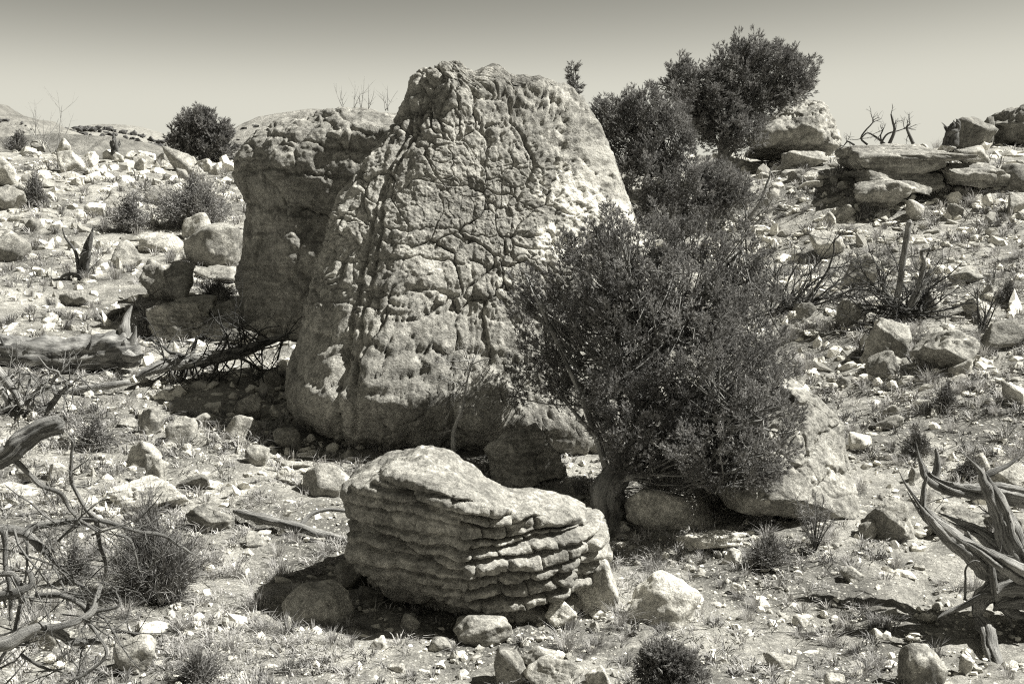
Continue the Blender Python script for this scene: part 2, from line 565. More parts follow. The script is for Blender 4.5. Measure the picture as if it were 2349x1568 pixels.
h5 = hill('hill', [(1300, 380), (1600, 372), (2000, 366), (2349, 360), (2800, 355)], 300, 90, 400, hm_mid, 15)
V1, F1 = blobs_on(h2, 800, rng, 0.3, 1.1)
o = link('hillside_shrubs', new_mesh('hillside_shrubs', V1, [F1], False), M['juniper_far']); o['kind'] = 'stuff'
tag(o, 'dark scrub dotting the far rounded hill at upper left', 'shrubs')
V1, F1 = blobs_on(h3, 420, rng, 0.12, 0.42)
o = link('hillside_shrubs', new_mesh('hillside_shrubs', V1, [F1], False), M['juniper_far']); o['kind'] = 'stuff'
tag(o, 'sparse dark scrub on the bare hill behind the overhanging boulder', 'shrubs')
V1, F1 = blobs_on(h1, 420, rng, 0.12, 0.5)
o = link('hillside_shrubs', new_mesh('hillside_shrubs', V1, [F1], False), M['juniper_far']); o['kind'] = 'stuff'
tag(o, 'sparse scrub on the banded clay hill at the left edge', 'shrubs')

# ------------------------------------------------------------------ the big boulders, each a traced body with its own distance and thickness
def hull_planes(poly, Y, rngs, ytilt=0.25):
    """outline in the picture -> side planes standing at distance Y"""
    pts = np.array([[*(at(px, py, Y))] for px, py in poly])[:, [0, 2]]
    c = pts.mean(0)
    n, pl = len(pts), []
    for i in range(n):
        a, b = pts[i], pts[(i + 1) % n]
        e = b - a
        nn = np.array([e[1], -e[0]]); nn = nn / (np.linalg.norm(nn) + 1e-9)
        if nn @ ((a + b) / 2 - c) < 0: nn = -nn
        t = rngs.uniform(-ytilt, ytilt)
        n3 = np.array([nn[0], t, nn[1]]); n3 /= np.linalg.norm(n3)
        m = (a + b) / 2
        pl.append((n3, np.array([m[0], Y, m[1]])))
    return pl, np.array([c[0], Y, c[1]])

def fit_outline(V, poly, Y, c):
    """stretch the rounded body back to the full size of its outline"""
    q = np.array([[*(at(px, py, Y))] for px, py in poly]) - c
    a0, a1 = V[:, 2].min(), V[:, 2].max(); b0, b1 = q[:, 2].min(), q[:, 2].max()
    V[:, 2] = b0 + (V[:, 2] - a0) / (a1 - a0) * (b1 - b0)
    nb = 70
    zb = np.linspace(b0, b1, nb + 1); zm = (zb[1:] + zb[:-1]) / 2
    k = np.clip(np.digitize(V[:, 2], zb) - 1, 0, nb - 1)
    cl, cr, tl, tr = (np.zeros(nb) for _ in range(4))
    for b in range(nb):
        x = V[k == b, 0]
        cl[b], cr[b] = (x.min(), x.max()) if len(x) else (np.nan, np.nan)
        xs = []
        for m in range(len(q)):
            p0, p1 = q[m], q[(m + 1) % len(q)]
            if (p0[2] - zm[b]) * (p1[2] - zm[b]) <= 0 and p0[2] != p1[2]:
                xs.append(p0[0] + (p1[0] - p0[0]) * (zm[b] - p0[2]) / (p1[2] - p0[2]))
        tl[b], tr[b] = (min(xs), max(xs)) if len(xs) > 1 else (np.nan, np.nan)
    ok = ~(np.isnan(cl) | np.isnan(tl)) & (cr - cl > 0.05)
    ker = np.ones(5) / 5
    def sm(v):
        v = np.interp(zm, zm[ok], v[ok]); return np.convolve(np.pad(v, 2, mode='edge'), ker, 'valid')
    cw, tw = sm(cr - cl), sm(tr - tl)
    cc, tc = sm((cr + cl) / 2), sm((tr + tl) / 2)
    sc = np.clip(tw / cw, 0.6, 1.8)
    V[:, 0] = np.interp(V[:, 2], zm, tc) + (V[:, 0] - np.interp(V[:, 2], zm, cc)) * np.interp(V[:, 2], zm, sc)
    return V

def big_boulder(name, label, poly, Y, extra, level, seed, disp, mat, p=20, ytilt=0.2, cat='boulder', front=0.35):
    rg = np.random.default_rng(seed)
    pl, c = hull_planes(poly, Y, rg, ytilt)
    for n3, (px, py, yy) in extra:
        n3 = np.array(n3, dtype=float); n3 /= np.linalg.norm(n3)
        pl.append((n3, np.array(at(px, py, yy)[:])))
    D, Fc = ico(level)
    D = D + np.array([0, -front, 0]); D = D / np.linalg.norm(D, axis=1)[:, None]     # finer mesh on the weather side
    N = np.array([q[0] for q in pl]); d = np.array([max(0.08, q[0] @ (q[1] - c)) for q in pl])
    r = gauge(D, N, d, p)
    V = D * r[:, None]
    V = fit_outline(V, poly, Y, c)
    org = np.array([c[0], c[1], tz(c[0], c[1])])
    V = V + c - org                       # local coordinates, origin at the base
    nr = vnormals(V, Fc)
    V = disp(V, nr, org)
    o = link(name, new_mesh(name, V, [Fc], True), mat, loc=org)
    return tag(o, label, cat)

def loc_of(px, py, Y, org): 
    q = at(px, py, Y); return np.array(q[:]) - org

# --- strata helper
def strata(V, nr, axis, thick, seed, depth=0.07, block=0.0, crack=0.018, warp=0.06):
    """random-thickness beds: step offsets, dark parting planes and block joints"""
    s = V @ np.array(axis) + warp * fbm(V * 1.3, 3, seed) + 0.35 * warp * fbm(V * 6, 3, seed + 5)
    ks = np.cumsum(np.random.default_rng(seed).uniform(0.55, 1.5, 400) * thick) - 200 * thick
    i = np.searchsorted(ks, s)
    lo = ks[np.clip(i - 1, 0, 399)]; hi = ks[np.clip(i, 0, 399)]
    edge = np.minimum(s - lo, hi - s)
    t = (s - lo) / (hi - lo + 1e-9)
    hv = _h(i, i * 0, i * 0, seed)
    d = depth * (hv - 0.5) * 1.6 - depth * 1.1 * np.exp(-(edge / crack) ** 2)
    d += depth * 0.35 * (1 - (2 * t - 1) ** 4)
    if block:
        u = (V[:, 0] * 0.95 + V[:, 1] * 0.35) * block + hv * 13 + 0.35 * fbm(V * 3, 3, seed + 9)
        iu = np.floor(u); fu = u - iu
        jit = _h(iu.astype(np.int64), i, i * 0, seed + 2)
        e2 = np.minimum(fu, 1 - fu) / block
        d += -depth * 0.55 * np.exp(-(e2 / (crack * 0.8)) ** 2) + depth * 0.5 * (jit - 0.5)
    return d

# --- main boulder
def disp_main(V, nr, org):
    zt = V[:, 2] / 5.6
    out = V.copy()
    # picture-independent masks from the body itself
    left = sstep(0.0, 0.5, -nr[:, 0] - 0.15)
    right = sstep(0.25, 0.75, nr[:, 0])
    low = 1 - sstep(0.12, 0.30, zt)
    P = V + 0.22 * np.stack([fbm(V * 1.1, 3, 1), fbm(V * 1.1, 3, 2), fbm(V * 1.1, 3, 3)], 1) * 0.6
    d = 0.09 * fbm(V * 0.5, 3, 21) + 0.022 * fbm(V * 1.3, 3, 22)
    # plates split by fissures: rounded knobs at the crown, flat cracked blocks below
    crown = sstep(0.6, 0.9, zt)
    calm = (1 - 0.75 * low * left) * (1 - 0.6 * right)
    f1, f2, cid = worley(P * np.array([1.75, 1.75, 1.5]), 101, 0.95, 0.7)
    e = f2 - f1
    some = 0.3 + 0.7 * sstep(-0.3, 0.35, fbm(V * 0.8, 3, 88))
    d += calm * some * (0.065 * (cid - 0.5) - 0.07 * np.exp(-(e / 0.028) ** 2) - 0.012 * np.exp(-(e / 0.12) ** 2))
    P2 = P + 0.06 * np.stack([fbm(V * 3.1, 3, 4), fbm(V * 3.1, 3, 5), fbm(V * 3.1, 3, 6)], 1)
    g1, g2, gid = worley(P2 * np.array([4.4, 4.4, 3.4]), 131, 0.95, 0.75)
    ge = g2 - g1
    some2 = sstep(-0.2, 0.35, fbm(V * 1.1, 3, 89))
    d += calm * (0.25 + 0.75 * some2) * (0.048 * (gid - 0.5) - 0.030 * np.exp(-(ge / 0.05) ** 2))
    d += crown * 0.055 * (np.sqrt(np.clip(ge, 0, 0.5) / 0.5) - 0.6)
    h1, h2, hid = worley(P2 * np.array([10.0, 10.0, 8.0]), 141, 0.95, 0.7)
    d += 0.020 * (hid - 0.5) * calm
    w1, w2, wid_ = worley(P2 * 5.5, 151)
    d -= 0.016 * np.exp(-(w1 / 0.2) ** 2) * (wid_ > 0.7)
    # vertical rills on the left flank and on the lower front
    R = np.stack([P[:, 0] * 3.2, P[:, 1] * 3.2, P[:, 2] * 0.45], 1)
    rill = 1 - np.abs(fbm(R, 3, 61))
    d += (0.10 * left * (1 - 0.7 * low) + 0.03 * (1 - right) * (1 - sstep(0.3, 0.55, zt))) * (rill - 0.75)
    lay = strata(V, nr, (0.08, 0.0, 1.0), 0.40, 91, 0.03, 0.0, 0.02, 0.14)
    d += lay * (1 - sstep(0.45, 0.6, zt)) * (1 - 0.6 * right)
    d += 0.02 * (np.abs(fbm(P * 3.1, 4, 92)) - 0.3)
    # two long fissures running down the left flank
    for (pts, wd, dp) in ((((935, 250), (890, 380), (845, 520), (832, 640), (815, 760), (800, 880), (815, 1000)), 0.03, 0.075),
                          (((965, 235), (880, 440), (868, 560), (850, 690), (835, 800), (842, 960)), 0.03, 0.07),
                          (((1075, 230), (1110, 330), (1095, 450), (1085, 590), (1080, 720), (1075, 800)), 0.03, 0.03),
                          (((1175, 165), (1165, 260), (1230, 380), (1190, 470)), 0.025, 0.05)):
        W3 = np.array([loc_of(a, b, 16.6, org) for a, b in pts])
        best = np.full(len(V), 9.0)
        wob = 0.10 * fbm(V * np.array([0.3, 0.3, 2.2]), 3, 71)
        for a, b in zip(W3[:-1], W3[1:]):
            t = np.clip((V[:, 2] - a[2]) / (b[2] - a[2] + 1e-9), 0, 1)
            x = a[0] + (b[0] - a[0]) * t + wob
            dz = np.maximum(0, np.maximum(V[:, 2] - max(a[2], b[2]), min(a[2], b[2]) - V[:, 2]))
            best = np.minimum(best, np.hypot((V[:, 0] - x), dz))
        d -= dp * np.exp(-(best / wd) ** 2) * (nr[:, 1] < 0.1) + 0.06 * np.exp(-(best / (wd * 3)) ** 2) * (nr[:, 1] < 0.1) * dp * 3
    # hollow under the left overhang, smoother there
    d += 0.016 * fbm(V * 5, 4, 41) + 0.008 * fbm(V * 17, 4, 43)
    out += nr * d[:, None]
    # crown lumps
    for (px, py, r, a) in ((1012, 178, 0.24, 0.10), (950, 215, 0.20, 0.12), (1140, 172, 0.25, 0.12), (1235, 190, 0.3, 0.10), (1305, 215, 0.25, 0.08)):
        c = loc_of(px, py, 17.4, org)
        g = np.exp(-((V[:, 0] - c[0]) ** 2 / r ** 2)) * sstep(4.3, 5.2, V[:, 2])
        out[:, 2] += a * g
    return out

main_poly = [(985, 150), (1060, 165), (1140, 158), (1220, 165), (1322, 190), (1374, 258), (1428, 364), (1458, 475), (1470, 620), (1460, 800),
             (1400, 1000), (1300, 1075), (1100, 1085), (700, 1062), (652, 900), (646, 858), (700, 700), (742, 560), (762, 468), (850, 345), (912, 278), (940, 188)]
_mo = np.array([at(1090, 620, 17.6).x, 17.6, 0])
mmarks = []
for (px, py, Y, r, tone, amt) in ((1345, 430, 17.0, 0.7, 0.66, 0.9), (1290, 545, 16.7, 0.5, 0.74, 0.95), (1395, 520, 17.3, 0.7, 0.62, 0.8), (1400, 350, 17.5, 0.6, 0.42, 0.7), (1010, 190, 17.2, 0.25, 0.70, 0.8),
                                  (1170, 640, 16.2, 0.35, 0.6, 0.7), (1215, 500, 16.5, 0.3, 0.6, 0.6), (1280, 220, 17.4, 0.5, 0.55, 0.5)):
    mmarks.append((px, py, Y, r, tone, amt))
def build_main():
    pl, c = hull_planes(main_poly, 17.6, np.random.default_rng(7), 0.1)
    org = np.array([c[0], c[1], tz(c[0], c[1])])
    mk = [(*loc_of(px, py, Y, org), r, tone, amt) for px, py, Y, r, tone, amt in mmarks]
    mat = rock_material('weathered_boulder_stone', 0.20, 0.36, pale=0.50, patch=0.9, spots=0.55, bump=1.0, marks=mk, rnd=False)
    big_boulder('boulder', 'towering knobbly sandstone boulder with fissured plates in the centre', main_poly, 17.6, [
        ((0.26, -0.86, 0.40), (1130, 700, 16.35)),
        ((0.66, -0.66, 0.34), (1385, 480, 17.3)),
        ((0.40, -0.84, 0.40), (1300, 400, 17.0)),
        ((-0.38, -0.78, 0.50), (880, 560, 16.75)),
        ((-0.86, -0.42, 0.25), (770, 620, 17.1)),
        ((-0.55, -0.66, -0.52), (690, 950, 16.35)),
        ((0.0, -0.85, -0.52), (960, 1020, 15.75)),
        ((-0.2, -0.4, 0.9), (960, 300, 16.95)),
        ((0.05, -0.25, 0.96), (1150, 168, 17.9)),
        ((0.0, 0.62, 0.78), (1150, 162, 17.7)), ((0.3, 0.9, 0.2), (1300, 500, 20.0)), ((-0.4, 0.9, 0.1), (900, 600, 19.9)),
    ], 7, 7, disp_main, mat, p=24, ytilt=0.1)
build_main()

# --- overhanging boulder behind, left
def disp_over(V, nr, org):
    c = loc_of(700, 430, 22, org)
    z = V[:, 2]
    front = sstep(-0.1, 0.5, -nr[:, 1] - nr[:, 0] * 0.6)
    lip = 0.12 * sstep(c[2] - 0.35, c[2] + 0.25, z + 0.25 * V[:, 0] * 0) * front
    hollow = 0.03 * np.exp(-((z - (c[2] - 0.75)) / 0.28) ** 2) * front
    d = lip - hollow - 0.08 * front + 0.14 * fbm(V * 0.8, 4, 5)
    m = sstep(-0.9, -0.3, -(z - c[2]) - 1.0) 
    d += strata(V, nr, (0.12, -0.05, 1.0), 0.55, 15, 0.07, 0.0, 0.03, 0.16) * (0.25 + 0.6 * sstep(c[2] - 1.1, c[2] - 0.3, z))
    f1, f2, cid = worley(V * 0.9 + 0.3 * vnoise(V * 2, 4)[:, None], 51)
    d += 0.05 * sstep(0, 0.08, f2 - f1) + 0.09 * (cid - 0.5) + 0.03 * (np.abs(fbm(V * 2.2, 4, 55)) - 0.3)
    d += 0.035 * fbm(V * 4, 4, 52) + 0.014 * fbm(V * 14, 3, 53)
    return V + nr * d[:, None]
M['over'] = rock_material('overhang_sandstone', 0.16, 0.29, pale=0.42, patch=0.8, spots=0.4, bands=0.15)  # shade put into the colour: whole stone darkened to set off its front
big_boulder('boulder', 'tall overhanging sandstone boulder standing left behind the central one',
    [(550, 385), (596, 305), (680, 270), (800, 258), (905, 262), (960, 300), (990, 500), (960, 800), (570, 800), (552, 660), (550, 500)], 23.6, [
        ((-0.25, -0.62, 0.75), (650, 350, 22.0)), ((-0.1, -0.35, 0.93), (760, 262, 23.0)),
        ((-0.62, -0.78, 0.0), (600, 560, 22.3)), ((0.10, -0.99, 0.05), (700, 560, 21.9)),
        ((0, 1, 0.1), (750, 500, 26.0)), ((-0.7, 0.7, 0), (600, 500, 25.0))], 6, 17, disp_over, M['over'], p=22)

# --- layered boulder in front
def disp_layer(V, nr, org):
    r = sstep(-0.12, 0.18, nr[:, 0] + 0.12 * vnoise(V * 2.5, 3))
    d = 0.07 * fbm(V * 1.1, 4, 4)
    beds = strata(V, nr, (-0.02, 0.0, 1.0), 0.125, 23, 0.12, 3.6, 0.017, 0.05)
    few = strata(V, nr, (0.20, 0.0, 0.98), 0.46, 29, 0.06, 0.0, 0.014, 0.05)
    top = sstep(0.45, 0.8, nr[:, 2])
    d += beds * (0.38 + 0.62 * r) * (1 - top) + few * (1 - r * 0.7) * (1 - 0.8 * top)
    f1, f2, cid = worley(V * np.array([3.2, 3.2, 4.0]), 57)
    d += 0.02 * np.sqrt(np.clip(f2 - f1, 0, 0.4) / 0.4) * (1 - top)
    d += 0.028 * fbm(V * 5, 4, 58) + 0.010 * fbm(V * 19, 3, 59)
    out = V + nr * d[:, None]
    c = loc_of(1150, 1090, 11.0, org)
    out[:, 2] -= 0.11 * np.exp(-((V[:, 0] - c[0]) / 0.28) ** 2) * sstep(c[2] - 0.5, c[2], V[:, 2])
    c = loc_of(835, 1110, 10.7, org)
    return out
M['layer'] = rock_material('layered_sandstone', 0.19, 0.36, pale=0.52, patch=1.6, spots=0.55, bump=0.8)
big_boulder('layered_boulder', 'undercut layered boulder with thin crumbling ledges in the foreground',
    [(815, 1098), (893, 1050), (925, 1026), (1000, 1020), (1045, 1032), (1355, 1152), (1362, 1210), (1384, 1265), (1345, 1345), (1300, 1415), (1190, 1455), (1050, 1446), (985, 1376), (845, 1268), (818, 1180)], 10.9, [
        ((0.02, -0.12, 0.96), (960, 1035, 10.8)), ((0.10, 0.62, 0.78), (1000, 1022, 10.95)), ((0.30, 0.55, 0.78), (1200, 1092, 10.95)),
        ((-0.52, -0.85, -0.04), (960, 1200, 10.0)), ((0.34, -0.93, -0.12), (1180, 1250, 9.9)), ((0.75, -0.6, -0.2), (1340, 1260, 10.4)),
        ((-0.45, -0.55, -0.70), (940, 1345, 10.25)), ((0.1, -0.55, -0.83), (1150, 1440, 10.25)), ((0, 1, 0), (1100, 1200, 12.1)), ((0.5, 0.8, 0), (1300, 1200, 11.8))], 6, 27, disp_layer, M['layer'], p=30, ytilt=0.03, front=0.6)

# --- right slab boulder beside the juniper
def disp_slab(V, nr, org):
    d = 0.05 * fbm(V * 1.0, 4, 4)
    few = strata(V, nr, (0.15, -0.5, 0.85), 0.5, 39, 0.045, 0.0, 0.015, 0.16)
    c1, c2, ci = worley(V * 1.1 + 0.3 * vnoise(V * 2, 8)[:, None], 66, 0.95, 0.6)
    few = few * 0.6 - 0.03 * np.exp(-((c2 - c1) / 0.018) ** 2) + 0.015 * (ci - 0.5)
    d += few + 0.02 * fbm(V * 4, 4, 58) + 0.008 * fbm(V * 17, 3, 59)
    f1, f2, cid = worley(V * 1.6, 63)
    d += 0.02 * (cid - 0.5) * sstep(0, 0.06, f2 - f1)
    return V + nr * d[:, None]
big_boulder('boulder', 'smooth pale slanting boulder right of the large juniper',
    [(1790, 888), (1870, 900), (1946, 972), (1963, 1100), (1955, 1163), (1880, 1180), (1660, 1135), (1640, 1080), (1690, 950)], 13.6, [
        ((0.10, -0.80, 0.58), (1850, 1030, 12.9)), ((0.55, -0.68, 0.48), (1930, 1060, 13.2)), ((0, -0.75, -0.66), (1800, 1150, 12.45)),
        ((0, 1, 0.1), (1800, 1000, 15.0))], 6, 37, disp_slab, M['rock_mid'], p=26)

# --- boulder on the skyline, upper right
def disp_top(V, nr, org):
    d = 0.10 * fbm(V * 0.6, 4, 14)
    d += strata(V, nr, (-0.25, 0.1, 0.96), 0.6, 49, 0.045, 0.0, 0.03, 0.2)
    f1, f2, cid = worley(V * 1.2, 63)
    d += 0.08 * (cid - 0.5) + 0.04 * fbm(V * 4, 4, 58) + 0.016 * fbm(V * 14, 3, 59)
    return V + nr * d[:, None]
big_boulder('boulder', 'large blocky boulder on the skyline beside the tallest juniper',
    [(1745, 290), (1820, 224), (1868, 226), (1898, 250), (1915, 290), (1930, 345), (1900, 362), (1740, 362), (1700, 330)], 37, [
        ((-0.30, -0.50, 0.80), (1830, 262, 36)), ((-0.22, -0.93, -0.28), (1830, 320, 35.3)), ((0.8, -0.55, 0.1), (1905, 300, 36)),
        ((0, 1, 0.1), (1830, 300, 39.5))], 5, 47, disp_top, M['rock_mid'], p=14)

# --- slab outcrops, upper right: separate beds are parts
def bed(parent, org, poly, Y, extra, seed, level=4, mat=None, axis=(0.05, 0, 1.0), th=0.22, dp=0.05, name='slab'):
    rg = np.random.default_rng(seed)
    pl, c = hull_planes(poly, Y, rg, 0.1)
    for n3, (px, py, yy) in extra:
        n3 = np.array(n3, dtype=float); n3 /= np.linalg.norm(n3)
        pl.append((n3, np.array(at(px, py, yy)[:])))
    D, Fc = ico(level)
    N = np.array([q[0] for q in pl]); d = np.array([max(0.05, q[0] @ (q[1] - c)) for q in pl])
    V = fit_outline(D * gauge(D, N, d, 34)[:, None], poly, Y, c)
    V = V + c - org
    nr = vnormals(V, Fc)
    e = strata(V, nr, axis, th, seed, dp, 0.0, 0.03, 0.08) + 0.03 * fbm(V * 1.2, 4, seed + 1) + 0.02 * fbm(V * 5, 4, seed + 2)
    V = V + nr * e[:, None]
    return link(name, new_mesh(name, V, [Fc], True), mat or M['rock_band'], parent)

def outcrop(label, px, py, Y, beds):
    q = at(px, py, Y)
    org = np.array([q.x, Y, tz(q.x, Y)])
    r = root('slab_outcrop', label, 'outcrop', org)
    for (poly, yy, front, seed) in beds:
        bed(r, org, poly, yy, front, seed, 5 if seed in (61, 62, 66) else 4)
outcrop('stacked sandstone slabs with an overhanging cap on the right skyline', 2040, 455, 30, [
    ([(1942, 340), (2000, 332), (2110, 330), (2138, 350), (2136, 385), (2060, 402), (1960, 396), (1944, 370)], 30.2, [((0, -0.25, 0.97), (2040, 346, 29.6)), ((0.1, -0.98, -0.12), (2040, 375, 29.0)), ((0, 1, 0), (2040, 360, 32))], 61),
    ([(1958, 388), (2050, 378), (2140, 395), (2140, 430), (2100, 448), (1985, 430), (1956, 410)], 30.1, [((0.2, -0.8, 0.5), (2050, 412, 28.9)), ((0, 1, 0), (2040, 400, 31.8))], 62),
    ([(1975, 425), (2110, 430), (2105, 475), (1965, 470)], 30.4, [((0, -1, 0), (2040, 450, 29.7)), ((0, 1, 0), (2040, 440, 31.6))], 64)])
outcrop('lower pair of sandstone slabs right of the overhanging cap', 2210, 462, 29.5, [
    ([(2141, 388), (2180, 374), (2270, 378), (2288, 398), (2280, 425), (2215, 432), (2150, 420)], 29.8, [((0, -0.25, 0.97), (2210, 384, 29.2)), ((0.1, -1, -0.1), (2210, 410, 28.8)), ((0, 1, 0), (2210, 400, 31.2))], 66),
    ([(2172, 428), (2230, 430), (2282, 436), (2280, 455), (2250, 468), (2190, 450)], 29.6, [((0, -1, 0.1), (2220, 445, 29.0)), ((0, 1, 0), (2210, 440, 31))], 67),
    ([(2150, 428), (2270, 445), (2260, 485), (2150, 470)], 30.3, [((0, -1, 0.1), (2220, 450, 29.7)), ((0, 1, 0), (2210, 440, 31.5))], 68)])
# tall fin at the right edge of the skyline
def disp_fin(V, nr, org):
    d = 0.12 * fbm(V * 0.9, 4, 84)
    R = np.stack([V[:, 0] * 1.6, V[:, 1] * 1.6, V[:, 2] * 0.3], 1)
    f1, f2, cid = worley(R, 85)
    d += 0.35 * (cid - 0.5) + 0.12 * np.clip(f2 - f1, 0, 0.3) / 0.3 - 0.1
    d += 0.05 * fbm(V * 4, 4, 86)
    return V + nr * d[:, None]
big_boulder('rock_fin', 'dark upright jagged rock fin at the right end of the skyline',
    [(2286, 285), (2300, 272), (2335, 256), (2400, 240), (2500, 250), (2520, 330), (2400, 350), (2290, 322)], 42, [((-0.3, -0.95, 0.1), (2340, 290, 41)), ((0, 1, 0), (2400, 300, 44))], 5, 87, disp_fin, M['rock_grey'], p=14, cat='outcrop')

# ------------------------------------------------------------------ smaller boulders and stones
def stone_mesh(level, seed, kind='angular', p=None):
    """unit body about 1 m across, centred, made by cutting a lump with planes"""
    rg = np.random.default_rng(seed)
    D, Fc = ico(level)
    nk = {'angular': 9, 'slab': 9, 'round': 16, 'block': 7}[kind]
    i = np.arange(nk) + 0.5
    ph = np.arccos(1 - 2 * i / nk); th = math.pi * (1 + 5 ** 0.5) * i + rg.uniform(0, 6)
    N = np.stack([np.cos(th) * np.sin(ph), np.sin(th) * np.sin(ph), np.cos(ph)], 1) + rg.normal(0, 0.28, (nk, 3))
    N /= np.linalg.norm(N, axis=1)[:, None]
    d = rg.uniform(0.5, 1.0, nk) if kind != 'round' else rg.uniform(0.8, 1.0, nk)
    r = gauge(D, N, d, p or {'angular': 70, 'slab': 60, 'round': 14, 'block': 90}[kind])
    V = D * r[:, None]
    V -= (V.max(0) + V.min(0)) / 2
    V /= (V.max(0) - V.min(0))
    nr = vnormals(V, Fc)
    o = rg.uniform(0, 50, 3)
    e = 0.03 * fbm(V * 2.2 + o, 3, seed)
    if kind in ('angular', 'slab', 'block'):
        e += 0.025 * (np.abs(fbm(V * 3.5 + o, 3, seed + 1)) - 0.25)
        if level >= 4:
            t = rg.normal(0, 0.35, 3) + np.array([0, 0, 1.0]); t /= np.linalg.norm(t)
            e += strata(V * 1.0, nr, t, rg.uniform(0.12, 0.3), seed + 3, rg.uniform(0.004, 0.022), 0.0, 0.012, 0.05)
            f1, f2, cid = worley(V * rg.uniform(2.0, 3.4) + o, seed + 4)
            e += 0.05 * (cid - 0.5) - 0.012 * np.exp(-((f2 - f1) / 0.05) ** 2)
    else:
        if level >= 4:
            e += 0.04 * (0.4 - worley(V * 4.0 + o, seed + 4)[0]) 
    e += 0.012 * fbm(V * 9 + o, 3, seed + 2)
    V = V + nr * e[:, None]
    V -= (V.max(0) + V.min(0)) / 2
    V /= (V.max(0) - V.min(0))
    return V, Fc

def R(label, x0, y0, x1, y1, seed, kind='angular', tone='rock_mid', roll=None, Y=None, name='boulder', cat='boulder', thick=None, bury=0.24, lean=0.0):
    if Y is None:
        P = hit((x0 + x1) / 2, min(y1 - 0.10 * (y1 - y0), y1))
        Yc = P.y
    else:
        Yc = Y; q = at((x0 + x1) / 2, y1, Y); zt0 = tz(q.x, Y) - 0.08
        if q.z > zt0: y1 += (q.z - zt0) / mpp(Y); q.z = zt0
        P = Vector((q.x, Y, q.z))
    s = mpp(Yc)
    W = (x1 - x0) * s; Hi = (y1 - y0) * s
    _, ry, rz = ray((x0 + x1) / 2, (y0 + y1) / 2)
    a = -math.atan2(rz, ry)
    Dp = (thick or (0.85 if kind != 'slab' else 0.7)) * W
    Dp = min(Dp, max(0.6 * Hi, 2.2 * Hi if kind == 'slab' else 1.5 * Hi))
    h = max(0.3 * Hi, (Hi - 0.55 * Dp * max(0.0, math.sin(a))) / math.cos(a))
    wpx = (x1 - x0) * 0.436
    lv = 5 if wpx > 100 else (4 if wpx > 50 else 3)
    V, Fc = stone_mesh(lv, seed, kind)
    rg = np.random.default_rng(seed + 999)
    if lean:
        c, sn = math.cos(lean), math.sin(lean)
        V = np.stack([V[:, 0] * c + V[:, 2] * sn, V[:, 1], -V[:, 0] * sn + V[:, 2] * c], 1)
        V -= (V.max(0) + V.min(0)) / 2; V /= (V.max(0) - V.min(0))
    H = h / (1 - bury)
    V = V * np.array([W, Dp, H]) + np.array([0, 0, H * (0.5 - bury)])
    nm = name
    loc = Vector((P.x, P.y + Dp * 0.30, P.z))
    if Y is None:
        loc.z = tz(loc.x, loc.y) * 0.5 + P.z * 0.5
    o = link(nm, new_mesh(nm, V, [Fc], True), M[tone], loc=loc)
    return tag(o, label, cat)

# left ridge
R('leaning pale block with a dark shaded face on the left ridge', 122, 352, 192, 400, 201, 'block', 'rock_pale')
R('upright split slab standing against the leaning block on the left ridge', 124, 322, 160, 362, 202, 'slab', 'rock_pale', lean=0.5)
R('smooth rounded stone beside the bushy shrub at upper left', 70, 318, 103, 347, 203, 'round', 'rock_mid')
R('low pale stone under the bushy shrub at upper left', 45, 338, 78, 356, 204, 'angular', 'rock_pale')
R('largest two-toned boulder of the left ridge, below the small juniper', 378, 342, 452, 400, 205, 'angular', 'rock_mid')
R('pale boulder in front of the two-toned one on the left ridge', 424, 384, 473, 420, 206, 'angular', 'rock_pale')
R('rounded pale stone at the foot of the small juniper', 446, 368, 486, 397, 207, 'angular', 'rock_pale')
R('low block between the small juniper and the overhanging boulder', 476, 378, 506, 404, 208, 'block', 'rock_mid')
R('dark pointed stone in front of the two-toned ridge boulder', 404, 390, 434, 424, 209, 'angular', 'rock_grey')
R('flat-topped pale stone left of the two-toned ridge boulder', 304, 352, 350, 381, 210, 'block', 'rock_pale')
R('grey stone with grass at its foot, left of the two-toned boulder', 350, 354, 390, 380, 211, 'angular', 'rock_mid')
R('small wedge stone below the flat-topped ridge stone', 307, 366, 335, 393, 212, 'angular', 'rock_pale')
R('white chunk in the middle of the left ridge rubble', 236, 344, 262, 368, 213, 'angular', 'rock_white')
R('white rounded chunk beside the ridge stump', 257, 352, 282, 374, 214, 'angular', 'rock_pale')
R('long pale slab lying right of the ridge stump', 282, 335, 318, 357, 215, 'slab', 'rock_pale')
R('bright cap stone highest in the ridge rubble', 316, 333, 352, 356, 216, 'block', 'rock_white')
R('crumbling white rock right of the leaning ridge block', 186, 352, 224, 388, 217, 'angular', 'rock_white')
R('square bright stone low in the ridge rubble', 186, 383, 215, 404, 218, 'block', 'rock_pale')
R('tall pale rock cut by the left picture edge, upper one', -26, 370, 32, 434, 219, 'angular', 'rock_pale')
R('grey rock cut by the left picture edge, middle one', -40, 432, 47, 490, 220, 'angular', 'rock_mid')
R('low split rock right of the middle left-edge rock', 23, 428, 70, 462, 221, 'slab', 'rock_pale')
R('dark grey block above the leafless shrub on the left slope', 234, 438, 318, 484, 222, 'block', 'rock_mid')
R('large block with a black shaded front, left of the big leafy shrub', 322, 428, 410, 474, 223, 'block', 'rock_mid')
R('small dark stone on the left slope beneath the dead twigs', 54, 504, 90, 536, 224, 'angular', 'rock_grey')
R('smooth dark-footed boulder at the left edge, lowest of three', -30, 535, 63, 606, 225, 'round', 'rock_mid')
R('flat stone with a shaded underside in the middle of the left slope', 188, 468, 241, 496, 226, 'slab', 'rock_pale')
R('big rounded boulder with a concave face next to the overhanging boulder', 420, 522, 552, 622, 227, 'round', 'rock_mid')
